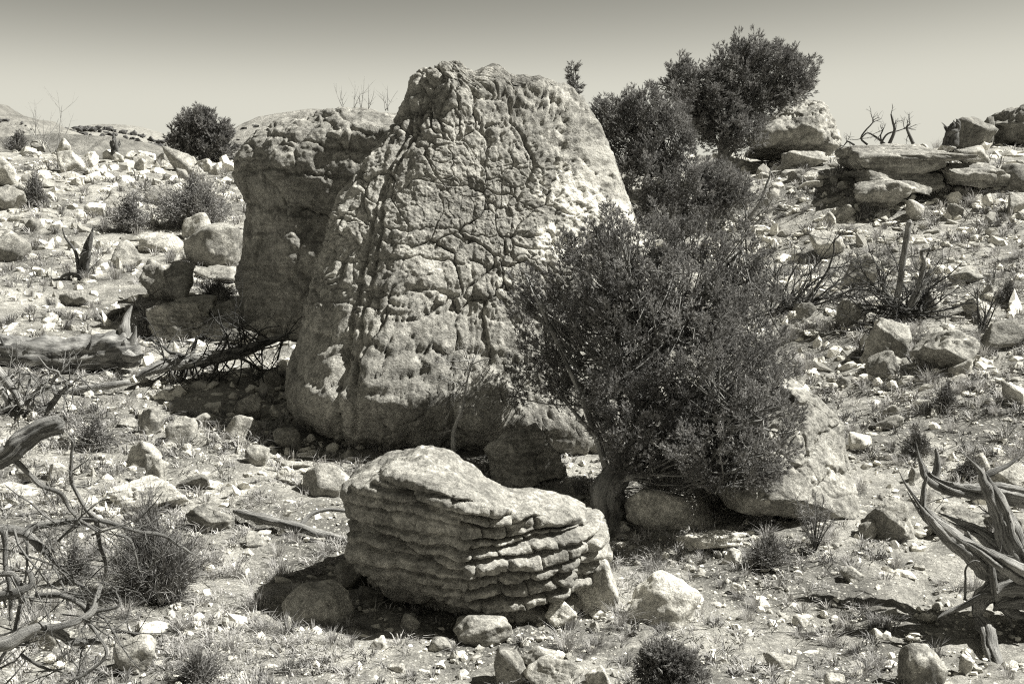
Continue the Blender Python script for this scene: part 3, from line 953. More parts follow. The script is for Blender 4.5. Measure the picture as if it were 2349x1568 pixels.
R('pale knobbly rock behind the rounded boulder with the concave face', 412, 496, 500, 562, 228, 'angular', 'rock_pale')
R('half-buried pale hump left of the rounded boulder', 314, 540, 416, 584, 229, 'round', 'rock_pale')
R('jagged fluted rock behind the bunch grass on the left', 256, 558, 325, 622, 230, 'angular', 'rock_mid')
R('small round stone between the jagged rock and the ridged boulder', 332, 596, 368, 625, 231, 'round', 'rock_mid')
R('long ridged boulder with cracked crest at middle left', 316, 610, 442, 706, 232, 'angular', 'rock_mid')
R('flat ledge stone right of the ridged boulder', 440, 612, 545, 646, 233, 'slab', 'rock_mid')
R('dark pyramid stone alone on the left grass', 134, 666, 196, 708, 234, 'angular', 'rock_mid')
R('big leaning slab half in the shadow of the overhanging boulder', 332, 694, 460, 790, 235, 'angular', 'rock_mid', lean=-0.35)
R('sunlit-edged rock above the leaning slab', 400, 682, 492, 728, 236, 'angular', 'rock_pale')
R('shaded block against the foot of the overhanging boulder', 470, 690, 590, 745, 237, 'angular', 'rock_mid')
R('shaded flat rock under the overhanging boulder', 440, 742, 560, 785, 238, 'slab', 'rock_mid')
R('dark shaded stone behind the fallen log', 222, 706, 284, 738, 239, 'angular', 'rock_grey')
R('pale stone at the upper side of the fallen log', 118, 772, 162, 800, 240, 'angular', 'rock_pale')
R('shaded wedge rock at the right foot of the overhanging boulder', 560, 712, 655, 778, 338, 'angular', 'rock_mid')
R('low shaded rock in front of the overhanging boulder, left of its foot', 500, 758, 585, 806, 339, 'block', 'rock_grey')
# talus left of the main boulder
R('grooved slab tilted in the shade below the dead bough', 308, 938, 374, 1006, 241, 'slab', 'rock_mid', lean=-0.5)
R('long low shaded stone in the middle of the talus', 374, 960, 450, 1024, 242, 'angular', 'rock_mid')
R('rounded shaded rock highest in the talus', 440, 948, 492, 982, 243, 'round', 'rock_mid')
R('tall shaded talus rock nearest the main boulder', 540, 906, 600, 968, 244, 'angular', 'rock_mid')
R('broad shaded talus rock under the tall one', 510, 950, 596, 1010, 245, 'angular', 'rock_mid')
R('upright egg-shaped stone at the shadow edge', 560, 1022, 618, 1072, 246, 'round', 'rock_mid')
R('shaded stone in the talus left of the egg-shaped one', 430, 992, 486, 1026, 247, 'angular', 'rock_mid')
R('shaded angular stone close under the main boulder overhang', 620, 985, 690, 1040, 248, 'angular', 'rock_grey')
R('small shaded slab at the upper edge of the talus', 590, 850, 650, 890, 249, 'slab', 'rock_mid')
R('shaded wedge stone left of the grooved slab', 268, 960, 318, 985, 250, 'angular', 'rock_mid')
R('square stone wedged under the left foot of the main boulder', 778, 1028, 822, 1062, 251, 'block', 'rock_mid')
# left foreground
R('bright pitted rock at the lower end of the shadow', 290, 1010, 372, 1082, 252, 'angular', 'rock_pale')
R('angular split rock leaning on the bright pitted one', 328, 1046, 384, 1128, 253, 'angular', 'rock_mid')
R('wide flat bedrock slab left of the grey layered rock', 240, 1098, 430, 1182, 254, 'slab', 'rock_pale', bury=0.3)
R('brown-grey flat stone on the bedrock slab', 400, 1084, 486, 1130, 255, 'slab', 'rock_grey')
R('small pure white stone beside the flat grey stone', 464, 1098, 510, 1130, 256, 'angular', 'rock_white')
R('white wedge stone below the plank-like rock', 632, 1068, 674, 1104, 257, 'angular', 'rock_white')
R('plank-like flat rock left of the layered boulder', 628, 1052, 712, 1076, 258, 'slab', 'rock_mid')
R('cut pale block under the foreground dead limb', 102, 1064, 148, 1108, 259, 'block', 'rock_pale')
R('grey pyramid stone behind the foreground branches', 34, 1076, 82, 1112, 260, 'angular', 'rock_mid')
R('low white bedrock strip at the left edge', -40, 1106, 88, 1140, 261, 'slab', 'rock_pale')
R('upright pale stone below the end of the foreground limb', 132, 994, 162, 1032, 262, 'angular', 'rock_mid')
R('grey layered rock beside the round twiggy bush', 420, 1156, 538, 1226, 263, 'slab', 'rock_band')
R('pocked weathered rock left behind the layered boulder', 688, 1062, 802, 1148, 264, 'round', 'rock_mid')
R('small grey block between the grey layered rock and the log', 560, 1220, 614, 1266, 265, 'angular', 'rock_mid')
R('large rounded cavernous boulder left of the layered boulder', 632, 1330, 812, 1442, 266, 'round', 'rock_pale')
R('pale rock under the foreground branches at the left', 40, 1400, 138, 1492, 267, 'angular', 'rock_pale')
R('pale pointed rock at bottom left among branches', 246, 1450, 356, 1552, 268, 'angular', 'rock_pale')
R('low white stone above the pale pointed rock', 300, 1422, 380, 1468, 269, 'angular', 'rock_white')
R('brown block against the left foot of the layered boulder', 760, 1282, 862, 1358, 270, 'angular', 'rock_mid')
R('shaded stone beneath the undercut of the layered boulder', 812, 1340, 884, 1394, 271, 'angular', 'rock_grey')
R('egg-shaped stone in the shadow of the layered boulder', 915, 1406, 964, 1460, 272, 'round', 'rock_mid')
R('flat rounded stone in front of the layered boulder', 980, 1458, 1038, 1498, 273, 'round', 'rock_mid')
R('low block carrying the layered boulder', 1035, 1400, 1180, 1484, 274, 'round', 'rock_mid')
R('small pale rock at the bottom centre-left', 842, 1458, 892, 1500, 275, 'angular', 'rock_mid')
R('white splinter stone at the bottom centre-left', 884, 1516, 928, 1546, 276, 'slab', 'rock_white')
R('long low stone left of the white splinter', 826, 1528, 874, 1552, 277, 'slab', 'rock_mid')
R('pale rock against the right end of the layered boulder', 1310, 1288, 1425, 1420, 278, 'round', 'rock_pale')
R('white triangular stone under the right end of the layered boulder', 1248, 1372, 1326, 1442, 279, 'angular', 'rock_white')
R('bright white cracked boulder right of the layered boulder', 1434, 1316, 1614, 1448, 391, 'round', 'rock_white')
R('left rock of the cluster at the bottom edge', 1130, 1478, 1224, 1584, 281, 'angular', 'rock_mid')
R('back rock of the cluster at the bottom edge', 1190, 1478, 1288, 1546, 282, 'block', 'rock_mid')
R('front rock of the cluster at the bottom edge', 1198, 1506, 1348, 1600, 283, 'angular', 'rock_pale')
R('bright pointed stone right of the bottom cluster', 1342, 1528, 1404, 1590, 284, 'angular', 'rock_pale')
# around the juniper
R('leaning bedded rock with leaf shadows between boulder and juniper', 1107, 968, 1304, 1134, 285, 'block', 'rock_band', lean=0.35)
R('pale rock beneath the trunk of the large juniper', 1432, 1106, 1644, 1220, 286, 'round', 'rock_pale')
R('small block showing above the large juniper', 1534, 452, 1578, 506, 287, 'block', 'rock_pale')
R('flat white slab on the ground below the large juniper', 1556, 1208, 1716, 1268, 288, 'slab', 'rock_white', bury=0.35)
R('cracked white stone beside the flat white slab', 1650, 1256, 1704, 1296, 289, 'slab', 'rock_pale')
# right slope
R('pointed grey boulder right of the large juniper on the slope', 1972, 732, 2100, 836, 290, 'angular', 'rock_mid')
R('low grassy rock under the pointed grey boulder', 1990, 808, 2074, 872, 291, 'angular', 'rock_mid')
R('broad block under the fallen dead branches on the right', 2102, 760, 2258, 866, 292, 'block', 'rock_mid')
R('small bright stone at the foot of the broad block', 2182, 824, 2238, 868, 293, 'angular', 'rock_pale')
R('long striped rock under the dead tree on the right', 1920, 692, 1980, 756, 294, 'slab', 'rock_mid', lean=0.6)
R('dark rounded stone left of the striped rock', 1826, 696, 1872, 734, 295, 'angular', 'rock_mid')
R('jagged dark rock at the right edge, upper slope', 2258, 736, 2362, 810, 296, 'angular', 'rock_grey', lean=0.4)
R('pale boulder behind the dead tree on the right', 2114, 664, 2170, 732, 297, 'angular', 'rock_pale')
R('white block beside the small dead sapling on the right', 2212, 682, 2288, 730, 298, 'block', 'rock_white')
R('grey flat rock in the middle of the right slope', 2000, 950, 2082, 988, 299, 'angular', 'rock_grey')
R('sharp block above the grey flat rock', 2022, 928, 2066, 964, 300, 'block', 'rock_mid')
R('two-cornered stone at the crest of the smooth slanting boulder', 1816, 860, 1854, 900, 301, 'block', 'rock_mid')
R('white broken rock right of the smooth slanting boulder', 1950, 994, 2006, 1042, 302, 'angular', 'rock_white')
R('blunt grey stone beside the twisted dead juniper', 2086, 1072, 2128, 1116, 303, 'block', 'rock_mid')
R('smooth upright stone behind the twisted dead juniper', 2232, 1040, 2274, 1082, 304, 'round', 'rock_pale')
R('pale cracked rocks at the right edge behind dead wood', 2276, 1066, 2370, 1120, 305, 'angular', 'rock_pale')
R('narrow bright slab at the right edge of the slope', 2306, 880, 2362, 932, 306, 'slab', 'rock_pale', lean=0.5)
R('grey boulder half shaded by the dead tree, upper right slope', 1924, 586, 2022, 668, 307, 'angular', 'rock_mid')
R('pale broken rock behind the leafless bush on the right', 1858, 536, 1942, 600, 308, 'angular', 'rock_pale')
R('white upright stone below the right slabs', 1892, 490, 1926, 524, 309, 'angular', 'rock_white')
R('grey wedge stone next to the white upright stone', 1920, 474, 1968, 512, 310, 'angular', 'rock_mid')
R('big rough block fallen in front of the right slabs', 1958, 424, 2110, 508, 311, 'block', 'rock_mid')
R('pale lump at the right corner of the rough fallen block', 2078, 464, 2124, 508, 312, 'round', 'rock_pale')
R('dark grey boulder at the right edge beside the slabs', 2300, 385, 2370, 446, 313, 'round', 'rock_grey')
R('cleft grey rock above the lower pair of slabs', 2194, 340, 2278, 386, 314, 'angular', 'rock_mid')
R('leaning rough slab on the right skyline', 2190, 268, 2292, 334, 315, 'slab', 'rock_grey', lean=0.55, Y=38.5)
R('pointed dark stone left of the rock fin on the skyline', 2246, 268, 2290, 320, 316, 'angular', 'rock_grey', Y=41)
R('rough round stone in front of the skyline boulder', 1768, 334, 1828, 376, 317, 'round', 'rock_mid')
R('low flat ledge under the tallest juniper', 1640, 352, 1760, 400, 318, 'slab', 'rock_mid')
R('rubbly hump right of the rough round stone', 1800, 352, 1900, 396, 319, 'angular', 'rock_mid')
R('small shaded cube stone on the upper right slope', 1806, 392, 1842, 420, 320, 'block', 'rock_grey')
R('white cube stone beside the shaded cube stone', 1842, 398, 1888, 422, 321, 'block', 'rock_white')
R('rounded stone split in two below the lower pair of slabs', 2176, 472, 2212, 508, 322, 'angular', 'rock_mid')
R('grey lump at right edge under the slabs', 2312, 448, 2362, 496, 323, 'angular', 'rock_mid')
R('low pale hump on the right slope above the broad block', 2188, 618, 2268, 655, 324, 'angular', 'rock_mid')
# right foreground
R('slanted wedge rock with one dark face under the twisted dead juniper', 1984, 1142, 2112, 1254, 325, 'angular', 'rock_mid', lean=-0.6)
R('cracked slab behind the limbs of the twisted dead juniper', 2130, 1160, 2262, 1236, 326, 'slab', 'rock_mid')
R('grey block on the gravel flat at right', 1934, 1302, 1990, 1346, 327, 'block', 'rock_mid')
R('big boulder with a dark cut face at the bottom right', 2060, 1472, 2178, 1590, 328, 'round', 'rock_mid')
R('pale stone right of the boulder with the dark cut face', 2200, 1502, 2238, 1552, 329, 'angular', 'rock_pale')
R('round white stone on the gravel flat', 1818, 1410, 1858, 1444, 330, 'round', 'rock_white')
R('white pyramid pebble left on the gravel flat', 1674, 1334, 1706, 1364, 331, 'angular', 'rock_white')
R('layered pale stone at the bottom right centre', 1754, 1495, 1836, 1545, 332, 'slab', 'rock_pale')
R('white flat stone cut by the bottom edge', 1892, 1540, 1944, 1580, 333, 'slab', 'rock_white')
R('striped stone left of the twisted root', 2106, 1400, 2152, 1432, 334, 'slab', 'rock_pale')
R('small pale stone in the pebble pile at right', 1996, 1436, 2038, 1470, 335, 'angular', 'rock_pale')
R('rounded pale stone left of the slanted wedge rock', 1970, 1190, 2020, 1240, 336, 'round', 'rock_mid')
R('dark-topped rock at the right edge by the dead wood', 2262, 1170, 2370, 1240, 337, 'angular', 'rock_mid')

# loose stones, each its own object on shared meshes
PROTO = []
for i in range(18):
    kd = ('angular', 'angular', 'block', 'slab', 'round', 'angular')[i % 6]
    V, Fc = stone_mesh(3, 700 + i * 13, kd)
    row = []
    for tn in ('rock_pale', 'rock_mid', 'rock_white'):
        me = new_mesh('loose_stone', V, [Fc], True); me.materials.append(M[tn]); row.append(me)
    PROTO.append(row)
ZONES = [  # x0,x1,y0,y1,count,size range px,label,group
    (0, 540, 335, 420, 66, (12, 40), 'small rubble stone on the crest of the left ridge', 'ridge rubble', (0.55, 0.15, 0.3)),
    (0, 560, 420, 640, 34, (10, 34), 'loose stone on the open left slope below the ridge', 'left slope stones', (0.5, 0.4, 0.1)),
    (0, 480, 640, 900, 20, (8, 24), 'loose stone in the grass around the fallen log', 'stones by the fallen log', (0.6, 0.3, 0.1)),
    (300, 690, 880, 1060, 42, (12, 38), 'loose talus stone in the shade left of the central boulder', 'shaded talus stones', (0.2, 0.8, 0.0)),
    (0, 800, 1080, 1300, 26, (10, 34), 'loose stone on the ground left of the layered boulder', 'left foreground stones', (0.5, 0.4, 0.1)),
    (300, 1250, 1400, 1568, 16, (9, 26), 'small loose stone along the bottom left and centre edge', 'bottom stones', (0.5, 0.4, 0.1)),
    (1620, 2349, 385, 560, 46, (11, 36), 'loose rubble stone just below the right slabs', 'rubble below the slabs', (0.6, 0.3, 0.1)),
    (1780, 2349, 560, 900, 48, (11, 40), 'loose stone on the steep right slope around the dead tree', 'right slope stones', (0.6, 0.3, 0.1)),
    (1960, 2349, 900, 1130, 22, (11, 38), 'loose stone on the right slope beside the smooth slanting boulder', 'stones beside the slanting boulder', (0.6, 0.3, 0.1)),
    (1400, 2250, 1240, 1568, 44, (9, 28), 'loose stone on the gravel flat at bottom right', 'stones of the gravel flat', (0.45, 0.35, 0.2))]
rng = np.random.default_rng(42)
for (x0, x1, y0, y1, n, (s0, s1), lab, grp, mix) in ZONES:
    px = rng.uniform(x0, x1, n); py = rng.uniform(y0, y1, n)
    P, ok = hits(px, py)
    for i in range(n):
        if not ok[i]: continue
        s = (s0 + (s1 - s0) * rng.random() ** 2.2) * mpp(P[i, 1])
        a = rng.integers(len(PROTO)); tn = rng.choice(3, p=mix)
        me = PROTO[a][tn]
        word = ('pale', 'grey', 'white')[tn] + ' ' + ('jagged', 'jagged', 'blocky', 'flat', 'rounded', 'jagged')[a % 6] + ' '
        o = link('loose_stone', me, loc=P[i] + np.array([0, 0, s * 0.04]))
        o.rotation_euler = (rng.uniform(-0.5, 0.5), rng.uniform(-0.5, 0.5), rng.uniform(0, 6.28))
        o.scale = (s * rng.uniform(0.8, 1.3), s * rng.uniform(0.7, 1.1), s * rng.uniform(0.5, 0.9))
        tag(o, word + lab, 'stone', grp)

# gravel: nobody could count it
def build_gravel(n=10500):
    rg = np.random.default_rng(8)
    px = rg.uniform(-500, 2850, n); py = rg.uniform(340, 1720, n)
    P, ok = hits(px, py)
    dens = vnoise(P * 0.6, 9) + 0.4 * vnoise(P * 2.0, 10)
    ok &= (dens > -0.25 - 0.5 * rg.random(n))
    P = P[ok]; n = len(P)
    B, Fc = ico(0)
    s = (2.2 + 9 * rg.random(n) ** 3) * (P[:, 1] / CP / F)
    V = B[None] * (1 + 0.22 * rg.standard_normal((n, len(B), 1)))
    V = V * (s[:, None] * rg.uniform(0.5, 1.15, (n, 3)) * np.array([1, 1, 0.7]))[:, None, :] * 0.8
    V = V + P[:, None, :] + np.array([0, 0, 0.02])
    Fs = Fc[None] + (np.arange(n) * len(B))[:, None, None]
    V = V.reshape(-1, 3); Fs = Fs.reshape(-1, 3)
    k = NT('gravel')
    v = k.coords(False)
    x = k.n('ShaderNodeNewGeometry')
    base = k.ramp(x.outputs['Random Per Island'], 0, 1, 0.28, 0.78)
    base = k.math('MULTIPLY', base, k.ramp(k.noise(v, 30, 4, 0.7), 0.3, 0.7, 0.75, 1.2))
    k.color(base)
    m = k.done(k.bump(k.noise(v, 60, 4, 0.7), 0.6, 0.01))
    o = link('gravel', new_mesh('gravel', V, [Fs], False), m)
    o['kind'] = 'stuff'
    tag(o, 'fine pale gravel and chips covering the ground', 'gravel')
build_gravel()

def build_rubble(n=29000):
    rg = np.random.default_rng(18)
    px = rg.uniform(-500, 2850, n); py = rg.uniform(335, 1720, n)
    w = np.where((px < 560) & (py < 460), 1.0, np.where((px > 1700) & (py < 900), 1.0, np.where((px > 300) & (px < 700) & (py > 860) & (py < 1080), 1.0, 0.45)))
    P, ok = hits(px, py)
    drift = 0.5 + 0.5 * vnoise(P * 0.8, 61) + 0.35 * vnoise(P * 2.3, 62)
    ok &= rg.random(n) < w * np.clip(0.25 + 1.5 * drift, 0.1, 1.3)
    P = P[ok]; n = len(P)
    px_size = 5 + np.where((P[:, 1] > 17), 26, 20) * rg.random(n) ** 2.8
    s = px_size * (P[:, 1] / CP / F)
    Vs, Fs, off = [], [], 0
    for lv, m in ((0, px_size < 19), (1, px_size >= 19)):
        B, Fc = ico(lv); nv = len(B); idx = np.nonzero(m)[0]; k = len(idx)
        V = np.zeros((k, nv, 3))
        for j in range(k):
            N = rg.normal(0, 1, (6, 3)); N /= np.linalg.norm(N, axis=1)[:, None]
            V[j] = B * gauge(B, np.concatenate([N, -N]), rg.uniform(0.45, 1, 12), 20)[:, None]
        V = V * (s[idx][:, None] * rg.uniform(0.5, 1.25, (k, 3)) * np.array([1, 1, 0.8]))[:, None, :] * 0.75
        V = V + P[idx][:, None, :] + np.array([0, 0, 0.008])
        Vs.append(V.reshape(-1, 3)); Fs.append((Fc[None] + (np.arange(k) * nv)[:, None, None]).reshape(-1, 3) + off)
        off += k * nv
    V, Fs = np.concatenate(Vs), np.concatenate(Fs)
    o = link('rubble', new_mesh('rubble', V.reshape(-1, 3), [Fs], False), bpy.data.materials['gravel'])
    o['kind'] = 'stuff'
    tag(o, 'countless fist-sized rubble strewn between the boulders', 'rubble')
build_rubble()

# ------------------------------------------------------------------ tubes for wood
def catmull(P, n):
    P = np.asarray(P, dtype=float)
    if len(P) < 3:
        t = np.linspace(0, 1, n)[:, None]; return P[0] + (P[-1] - P[0]) * t
    Q = np.vstack([2 * P[0] - P[1], P, 2 * P[-1] - P[-2]])
    u = np.linspace(0, len(P) - 1 - 1e-6, n)
    i = u.astype(int); t = (u - i)[:, None]
    a, b, c, d = Q[i], Q[i + 1], Q[i + 2], Q[i + 3]
    return 0.5 * (2 * b + (c - a) * t + (2 * a - 5 * b + 4 * c - d) * t ** 2 + (3 * b - a - 3 * c + d) * t ** 3)

class Tubes:
    def __init__(s, seed=0):
        s.V, s.F, s.UV, s.n = [], [], [], 0
        s.T = []
        s.rg = np.random.default_rng(seed)
    def add(s, P, r, sides=6, groove=0.0, twist=1.5, bump=0.0):
        P = np.asarray(P, dtype=float); n = len(P)
        r = np.broadcast_to(np.asarray(r, dtype=float), (n,)).copy()
        t = np.gradient(P, axis=0); t /= np.linalg.norm(t, axis=1)[:, None] + 1e-12
        ref = np.array([0, 0, 1.0]) if abs(t[0, 2]) < 0.9 else np.array([1.0, 0, 0])
        u = np.cross(t[0], ref); u /= np.linalg.norm(u)
        U = np.zeros((n, 3)); U[0] = u
        for i in range(1, n):
            u = U[i - 1] - t[i] * (U[i - 1] @ t[i]); U[i] = u / (np.linalg.norm(u) + 1e-12)
        W = np.cross(t, U)
        a = np.arange(sides) / sides * 2 * math.pi
        L = np.concatenate([[0], np.cumsum(np.linalg.norm(np.diff(P, axis=0), axis=1))])
        rr = np.repeat(r[:, None], sides, 1)
        if groove:
            off = s.rg.uniform(0, 60)
            aa = a[None, :] + twist * L[:, None]
            fq = 2.6 if sides > 12 else 1.6
            q = np.stack([np.cos(aa) * fq + off, np.sin(aa) * fq + off, np.repeat(L[:, None] * 0.8, sides, 1)], -1).reshape(-1, 3)
            rr = rr * (1 + groove * (1 - 2 * np.abs(fbm(q, 3, 5))).reshape(n, sides))
        if bump:
            q = np.repeat(P, sides, 0) * 9 + np.tile(np.stack([np.cos(a), np.sin(a), a * 0], 1), (n, 1))
            rr = rr * (1 + bump * fbm(q, 3, 6).reshape(n, sides))
        V = P[:, None] + rr[..., None] * (np.cos(a)[None, :, None] * U[:, None] + np.sin(a)[None, :, None] * W[:, None])
        idx = s.n + np.arange(n * sides).reshape(n, sides)
        nx = np.roll(idx, -1, 1)
        s.F.append(np.stack([idx[:-1].ravel(), nx[:-1].ravel(), nx[1:].ravel(), idx[1:].ravel()], 1))
        s.V.append(V.reshape(-1, 3))
        s.UV.append(np.stack([np.tile(a / (2 * math.pi), n), np.repeat(L * 2, sides)], 1))
        c0, c1 = s.n + n * sides, s.n + n * sides + 1
        s.V.append(np.array([P[0], P[-1] + t[-1] * r[-1] * 0.6])); s.UV.append(np.array([[0, 0], [0, L[-1] * 2]]))
        s.T.append(np.stack([nx[0], idx[0], np.full(sides, c0)], 1)); s.T.append(np.stack([idx[-1], nx[-1], np.full(sides, c1)], 1))
        s.n += n * sides + 2
    def grow(s, p, d, L, r, depth=2, up=0.05, wob=0.3, kids=4, kink=0.5, ratio=0.55, sides=5, seg=None):
        """a crooked twig with side twigs"""
        rg = s.rg
        n = seg or max(4, int(L / 0.09))
        n = min(n, 14)
        d = np.asarray(d, dtype=float); d /= np.linalg.norm(d)
        P = [np.asarray(p, dtype=float)]; ds = []
        for i in range(n):
            d = d + rg.normal(0, wob, 3) * 0.6 + np.array([0, 0, up])
            d /= np.linalg.norm(d)
            P.append(P[-1] + d * L / n); ds.append(d)
        P = np.array(P)
        rad = r * np.linspace(1, 0.35, n + 1)
        s.add(P, rad, sides)
        if depth > 0:
            for k in range(kids):
                i = rg.integers(max(1, n // 5), n)
                q = rg.normal(0, 1, 3); q -= ds[i] * (q @ ds[i]); q /= np.linalg.norm(q) + 1e-9
                s.grow(P[i], ds[i] * (1 - kink) + q * kink + np.array([0, 0, up]), L * ratio * rg.uniform(0.6, 1.25), max(rad[i] * 0.6, 0.0022), depth - 1, up, wob, max(2, kids - 1), kink, ratio, max(3, sides - 1))
    def mesh(s, name, org=(0, 0, 0)):
        return new_mesh(name, np.concatenate(s.V) - np.asarray(org), [np.concatenate(s.F), np.concatenate(s.T)], True, np.concatenate(s.UV))

def limb3(pts):
    return np.array([[*at(*p)] for p in pts])

def deadwood(name, label, org, parts, cat='dead wood', mat='wood_mid'):
    """parts: list of (part name, Tubes, material)"""
    org = np.asarray(org, dtype=float)
    if len(parts) == 1:
        nm, tb, m = parts[0]
        o = link(name, tb.mesh(name, org), M[m or mat], loc=org)
        return tag(o, label, cat)
    r = root(name, label, cat, org)
    first = None
    for nm, tb, m in parts:
        o = link(nm, tb.mesh(nm, org), M[m or mat], first if first is not None else r)
        if nm in ('twigs', 'roots'): o['kind'] = 'stuff'
        if first is None and nm in ('trunk', 'bough', 'root_stock'): first = o
    return r

# ---- fallen log on the left
g = hit(150, 850); YL = g.y
log = Tubes(1)
P = limb3([(-160, 800, YL - 0.3), (-20, 812, YL), (100, 818, YL), (200, 812, YL + 0.05), (290, 800, YL + 0.1), (312, 795, YL + 0.1)])
log.add(catmull(P, 60), np.interp(np.linspace(0, 1, 60), [0, 0.5, 0.9, 1], [0.31, 0.30, 0.26, 0.14]), 40, groove=0.22, twist=0.25, bump=0.12)
stub = Tubes(2)
stub.add(catmull(limb3([(272, 805, YL + 0.1), (284, 760, YL + 0.1), (290, 730, YL + 0.2), (303, 702, YL + 0.3)]), 24), np.interp(np.linspace(0, 1, 24), [0, 0.3, 1], [0.16, 0.10, 0.015]), 14, groove=0.25, bump=0.1)
stub.add(catmull(limb3([(292, 800, YL), (306, 775, YL), (312, 748, YL)]), 14), np.linspace(0.08, 0.012, 14), 10, groove=0.2)
stub.add(catmull(limb3([(285, 812, YL - 0.1), (310, 822, YL - 0.3), (330, 812, YL - 0.4)]), 14), np.linspace(0.10, 0.02, 14), 10, groove=0.25)
stubs = []
for k, (a, b, c) in enumerate((((200, 800), (208, 785), (212, 768)), ((12, 800), (4, 780), (2, 770)), ((150, 825), (165, 850), (158, 880)))):
    twl = Tubes(3 + k)
    twl.add(catmull(limb3([(*a, YL - 0.2), (*b, YL - 0.25), (*c, YL - 0.2)]), 8), np.linspace(0.03, 0.008, 8), 6)
    stubs.append(('branch_stub', twl, 'wood_dark'))
deadwood('fallen_log', 'thick bark-covered fallen log with a torn upright end at left', (P[2][0], YL, tz(P[2][0], YL)), [('trunk', log, 'bark'), ('torn_end', stub, 'wood_mid')] + stubs, 'log')

# ---- dark dead bough between log and main boulder
YB = hit(420, 880).y
b1 = Tubes(11)
main = catmull(limb3([(312, 868, YB - 0.3), (340, 850, YB - 0.2), (395, 835, YB), (440, 828, YB + 0.1), (500, 818, YB + 0.2), (560, 805, YB + 0.5), (610, 785, YB + 0.9), (660, 770, YB + 1.2)]), 40)
b1.add(main, np.interp(np.linspace(0, 1, 40), [0, 0.25, 0.45, 1], [0.035, 0.10, 0.13, 0.04]), 16, groove=0.2, bump=0.12)
tw = Tubes(12)
for pts, r in (([(440, 828), (444, 800), (450, 780), (452, 770)], 0.045), ([(425, 825), (410, 812), (390, 808), (375, 795), (358, 788)], 0.04), ([(358, 788), (345, 775), (335, 778)], 0.018),
               ([(420, 835), (424, 870), (420, 900), (412, 925)], 0.045), ([(405, 838), (395, 870), (370, 900), (335, 915)], 0.02), ([(345, 850), (328, 868), (320, 890)], 0.02),
               ([(500, 818), (515, 795), (520, 770), (508, 745), (500, 710)], 0.026), ([(516, 780), (530, 760), (535, 735)], 0.014), ([(508, 745), (495, 735), (490, 728)], 0.010),
               ([(480, 822), (500, 850), (505, 880)], 0.022), ([(530, 812), (570, 830), (600, 850), (640, 840)], 0.03), ([(600, 850), (605, 875), (620, 890)], 0.016),
               ([(560, 805), (600, 800), (640, 790), (668, 760)], 0.022), ([(445, 830), (455, 865), (470, 890)], 0.018), ([(560, 805), (585, 770), (610, 752), (640, 748)], 0.02)):
    Q = catmull(limb3([(a, b, YB + 0.1 + tw.rg.uniform(-0.25, 0.25)) for a, b in pts]), 12)
    tw.add(Q, np.linspace(r, r * 0.35, 12), 6)
    for k in range(5):
        i = tw.rg.integers(3, 12)
        tw.grow(Q[i], tw.rg.normal(0, 1, 3) + np.array([0, 0, -0.2]), tw.rg.uniform(0.2, 0.55), r * 0.3, 1, 0, 0.3, 3)
for k in range(46):
    i = tw.rg.integers(10, 39)
    tw.grow(main[i], np.array([tw.rg.normal(0, 0.7), tw.rg.normal(0, 0.5), tw.rg.choice([-0.9, 0.5])]), tw.rg.uniform(0.4, 1.1), 0.016, 2, 0, 0.28, 3)
deadwood('dead_bough', 'blackened dead bough with stiff twigs left of the central boulder', (main[15][0], YB, tz(main[15][0], YB)), [('bough', b1, 'wood_mid'), ('twigs', tw, 'wood_dark')])

# ---- pale tangle under the log at the left edge
YT = hit(80, 950).y
TB = []
for pts, r in (([(-60, 790), (0, 858), (38, 905), (50, 930)], 0.085), ([(-40, 1000), (30, 940), (75, 905), (100, 880)], 0.05), ([(-30, 960), (40, 925), (110, 890), (160, 870)], 0.035),
               ([(62, 960), (95, 945), (120, 925), (140, 900), (165, 880)], 0.07), ([(55, 920), (85, 938), (110, 950)], 0.05), ([(165, 880), (178, 868), (182, 858)], 0.014),
               ([(128, 905), (120, 875), (135, 855), (110, 845), (88, 818)], 0.03), ([(0, 890), (20, 930), (8, 990)], 0.05), ([(40, 900), (45, 860), (40, 835)], 0.012), ([(60, 890), (70, 860), (50, 840)], 0.014),
               ([(-40, 905), (10, 880), (45, 850)], 0.03), ([(120, 950), (160, 962), (210, 958)], 0.014), ([(60, 900), (100, 860), (160, 850)], 0.02)):
    t1 = Tubes(21 + 7 * len(TB)); TB.append(('branch', t1, 'wood_mid'))
    Q = catmull(limb3([(a, b, YT + t1.rg.uniform(-0.2, 0.2)) for a, b in pts]), 16)
    t1.add(Q, np.linspace(r, r * 0.4, 16), 8, groove=0.12)
    for k in range(4):
        i = t1.rg.integers(4, 16)
        t1.grow(Q[i], t1.rg.normal(0, 1, 3) + np.array([0.4, 0, -0.5]), t1.rg.uniform(0.3, 0.7), 0.012, 2, -0.02, 0.25, 3)
deadwood('branch_tangle', 'pale tangle of dead branches under the fallen log at the left edge', hit(40, 960), TB)
t2 = Tubes(22)
Y2 = hit(210, 905).y
t2.add(catmull(limb3([(130, 905, Y2 - 0.1), (185, 893, Y2), (240, 885, Y2), (296, 876, Y2 + 0.1)]), 20), np.interp(np.linspace(0, 1, 20), [0, 0.3, 1], [0.03, 0.055, 0.045]), 10, groove=0.15)
deadwood('dead_branch', 'smooth grey branch lying below the fallen log', hit(210, 905), [('branch', t2, 'wood_mid')])

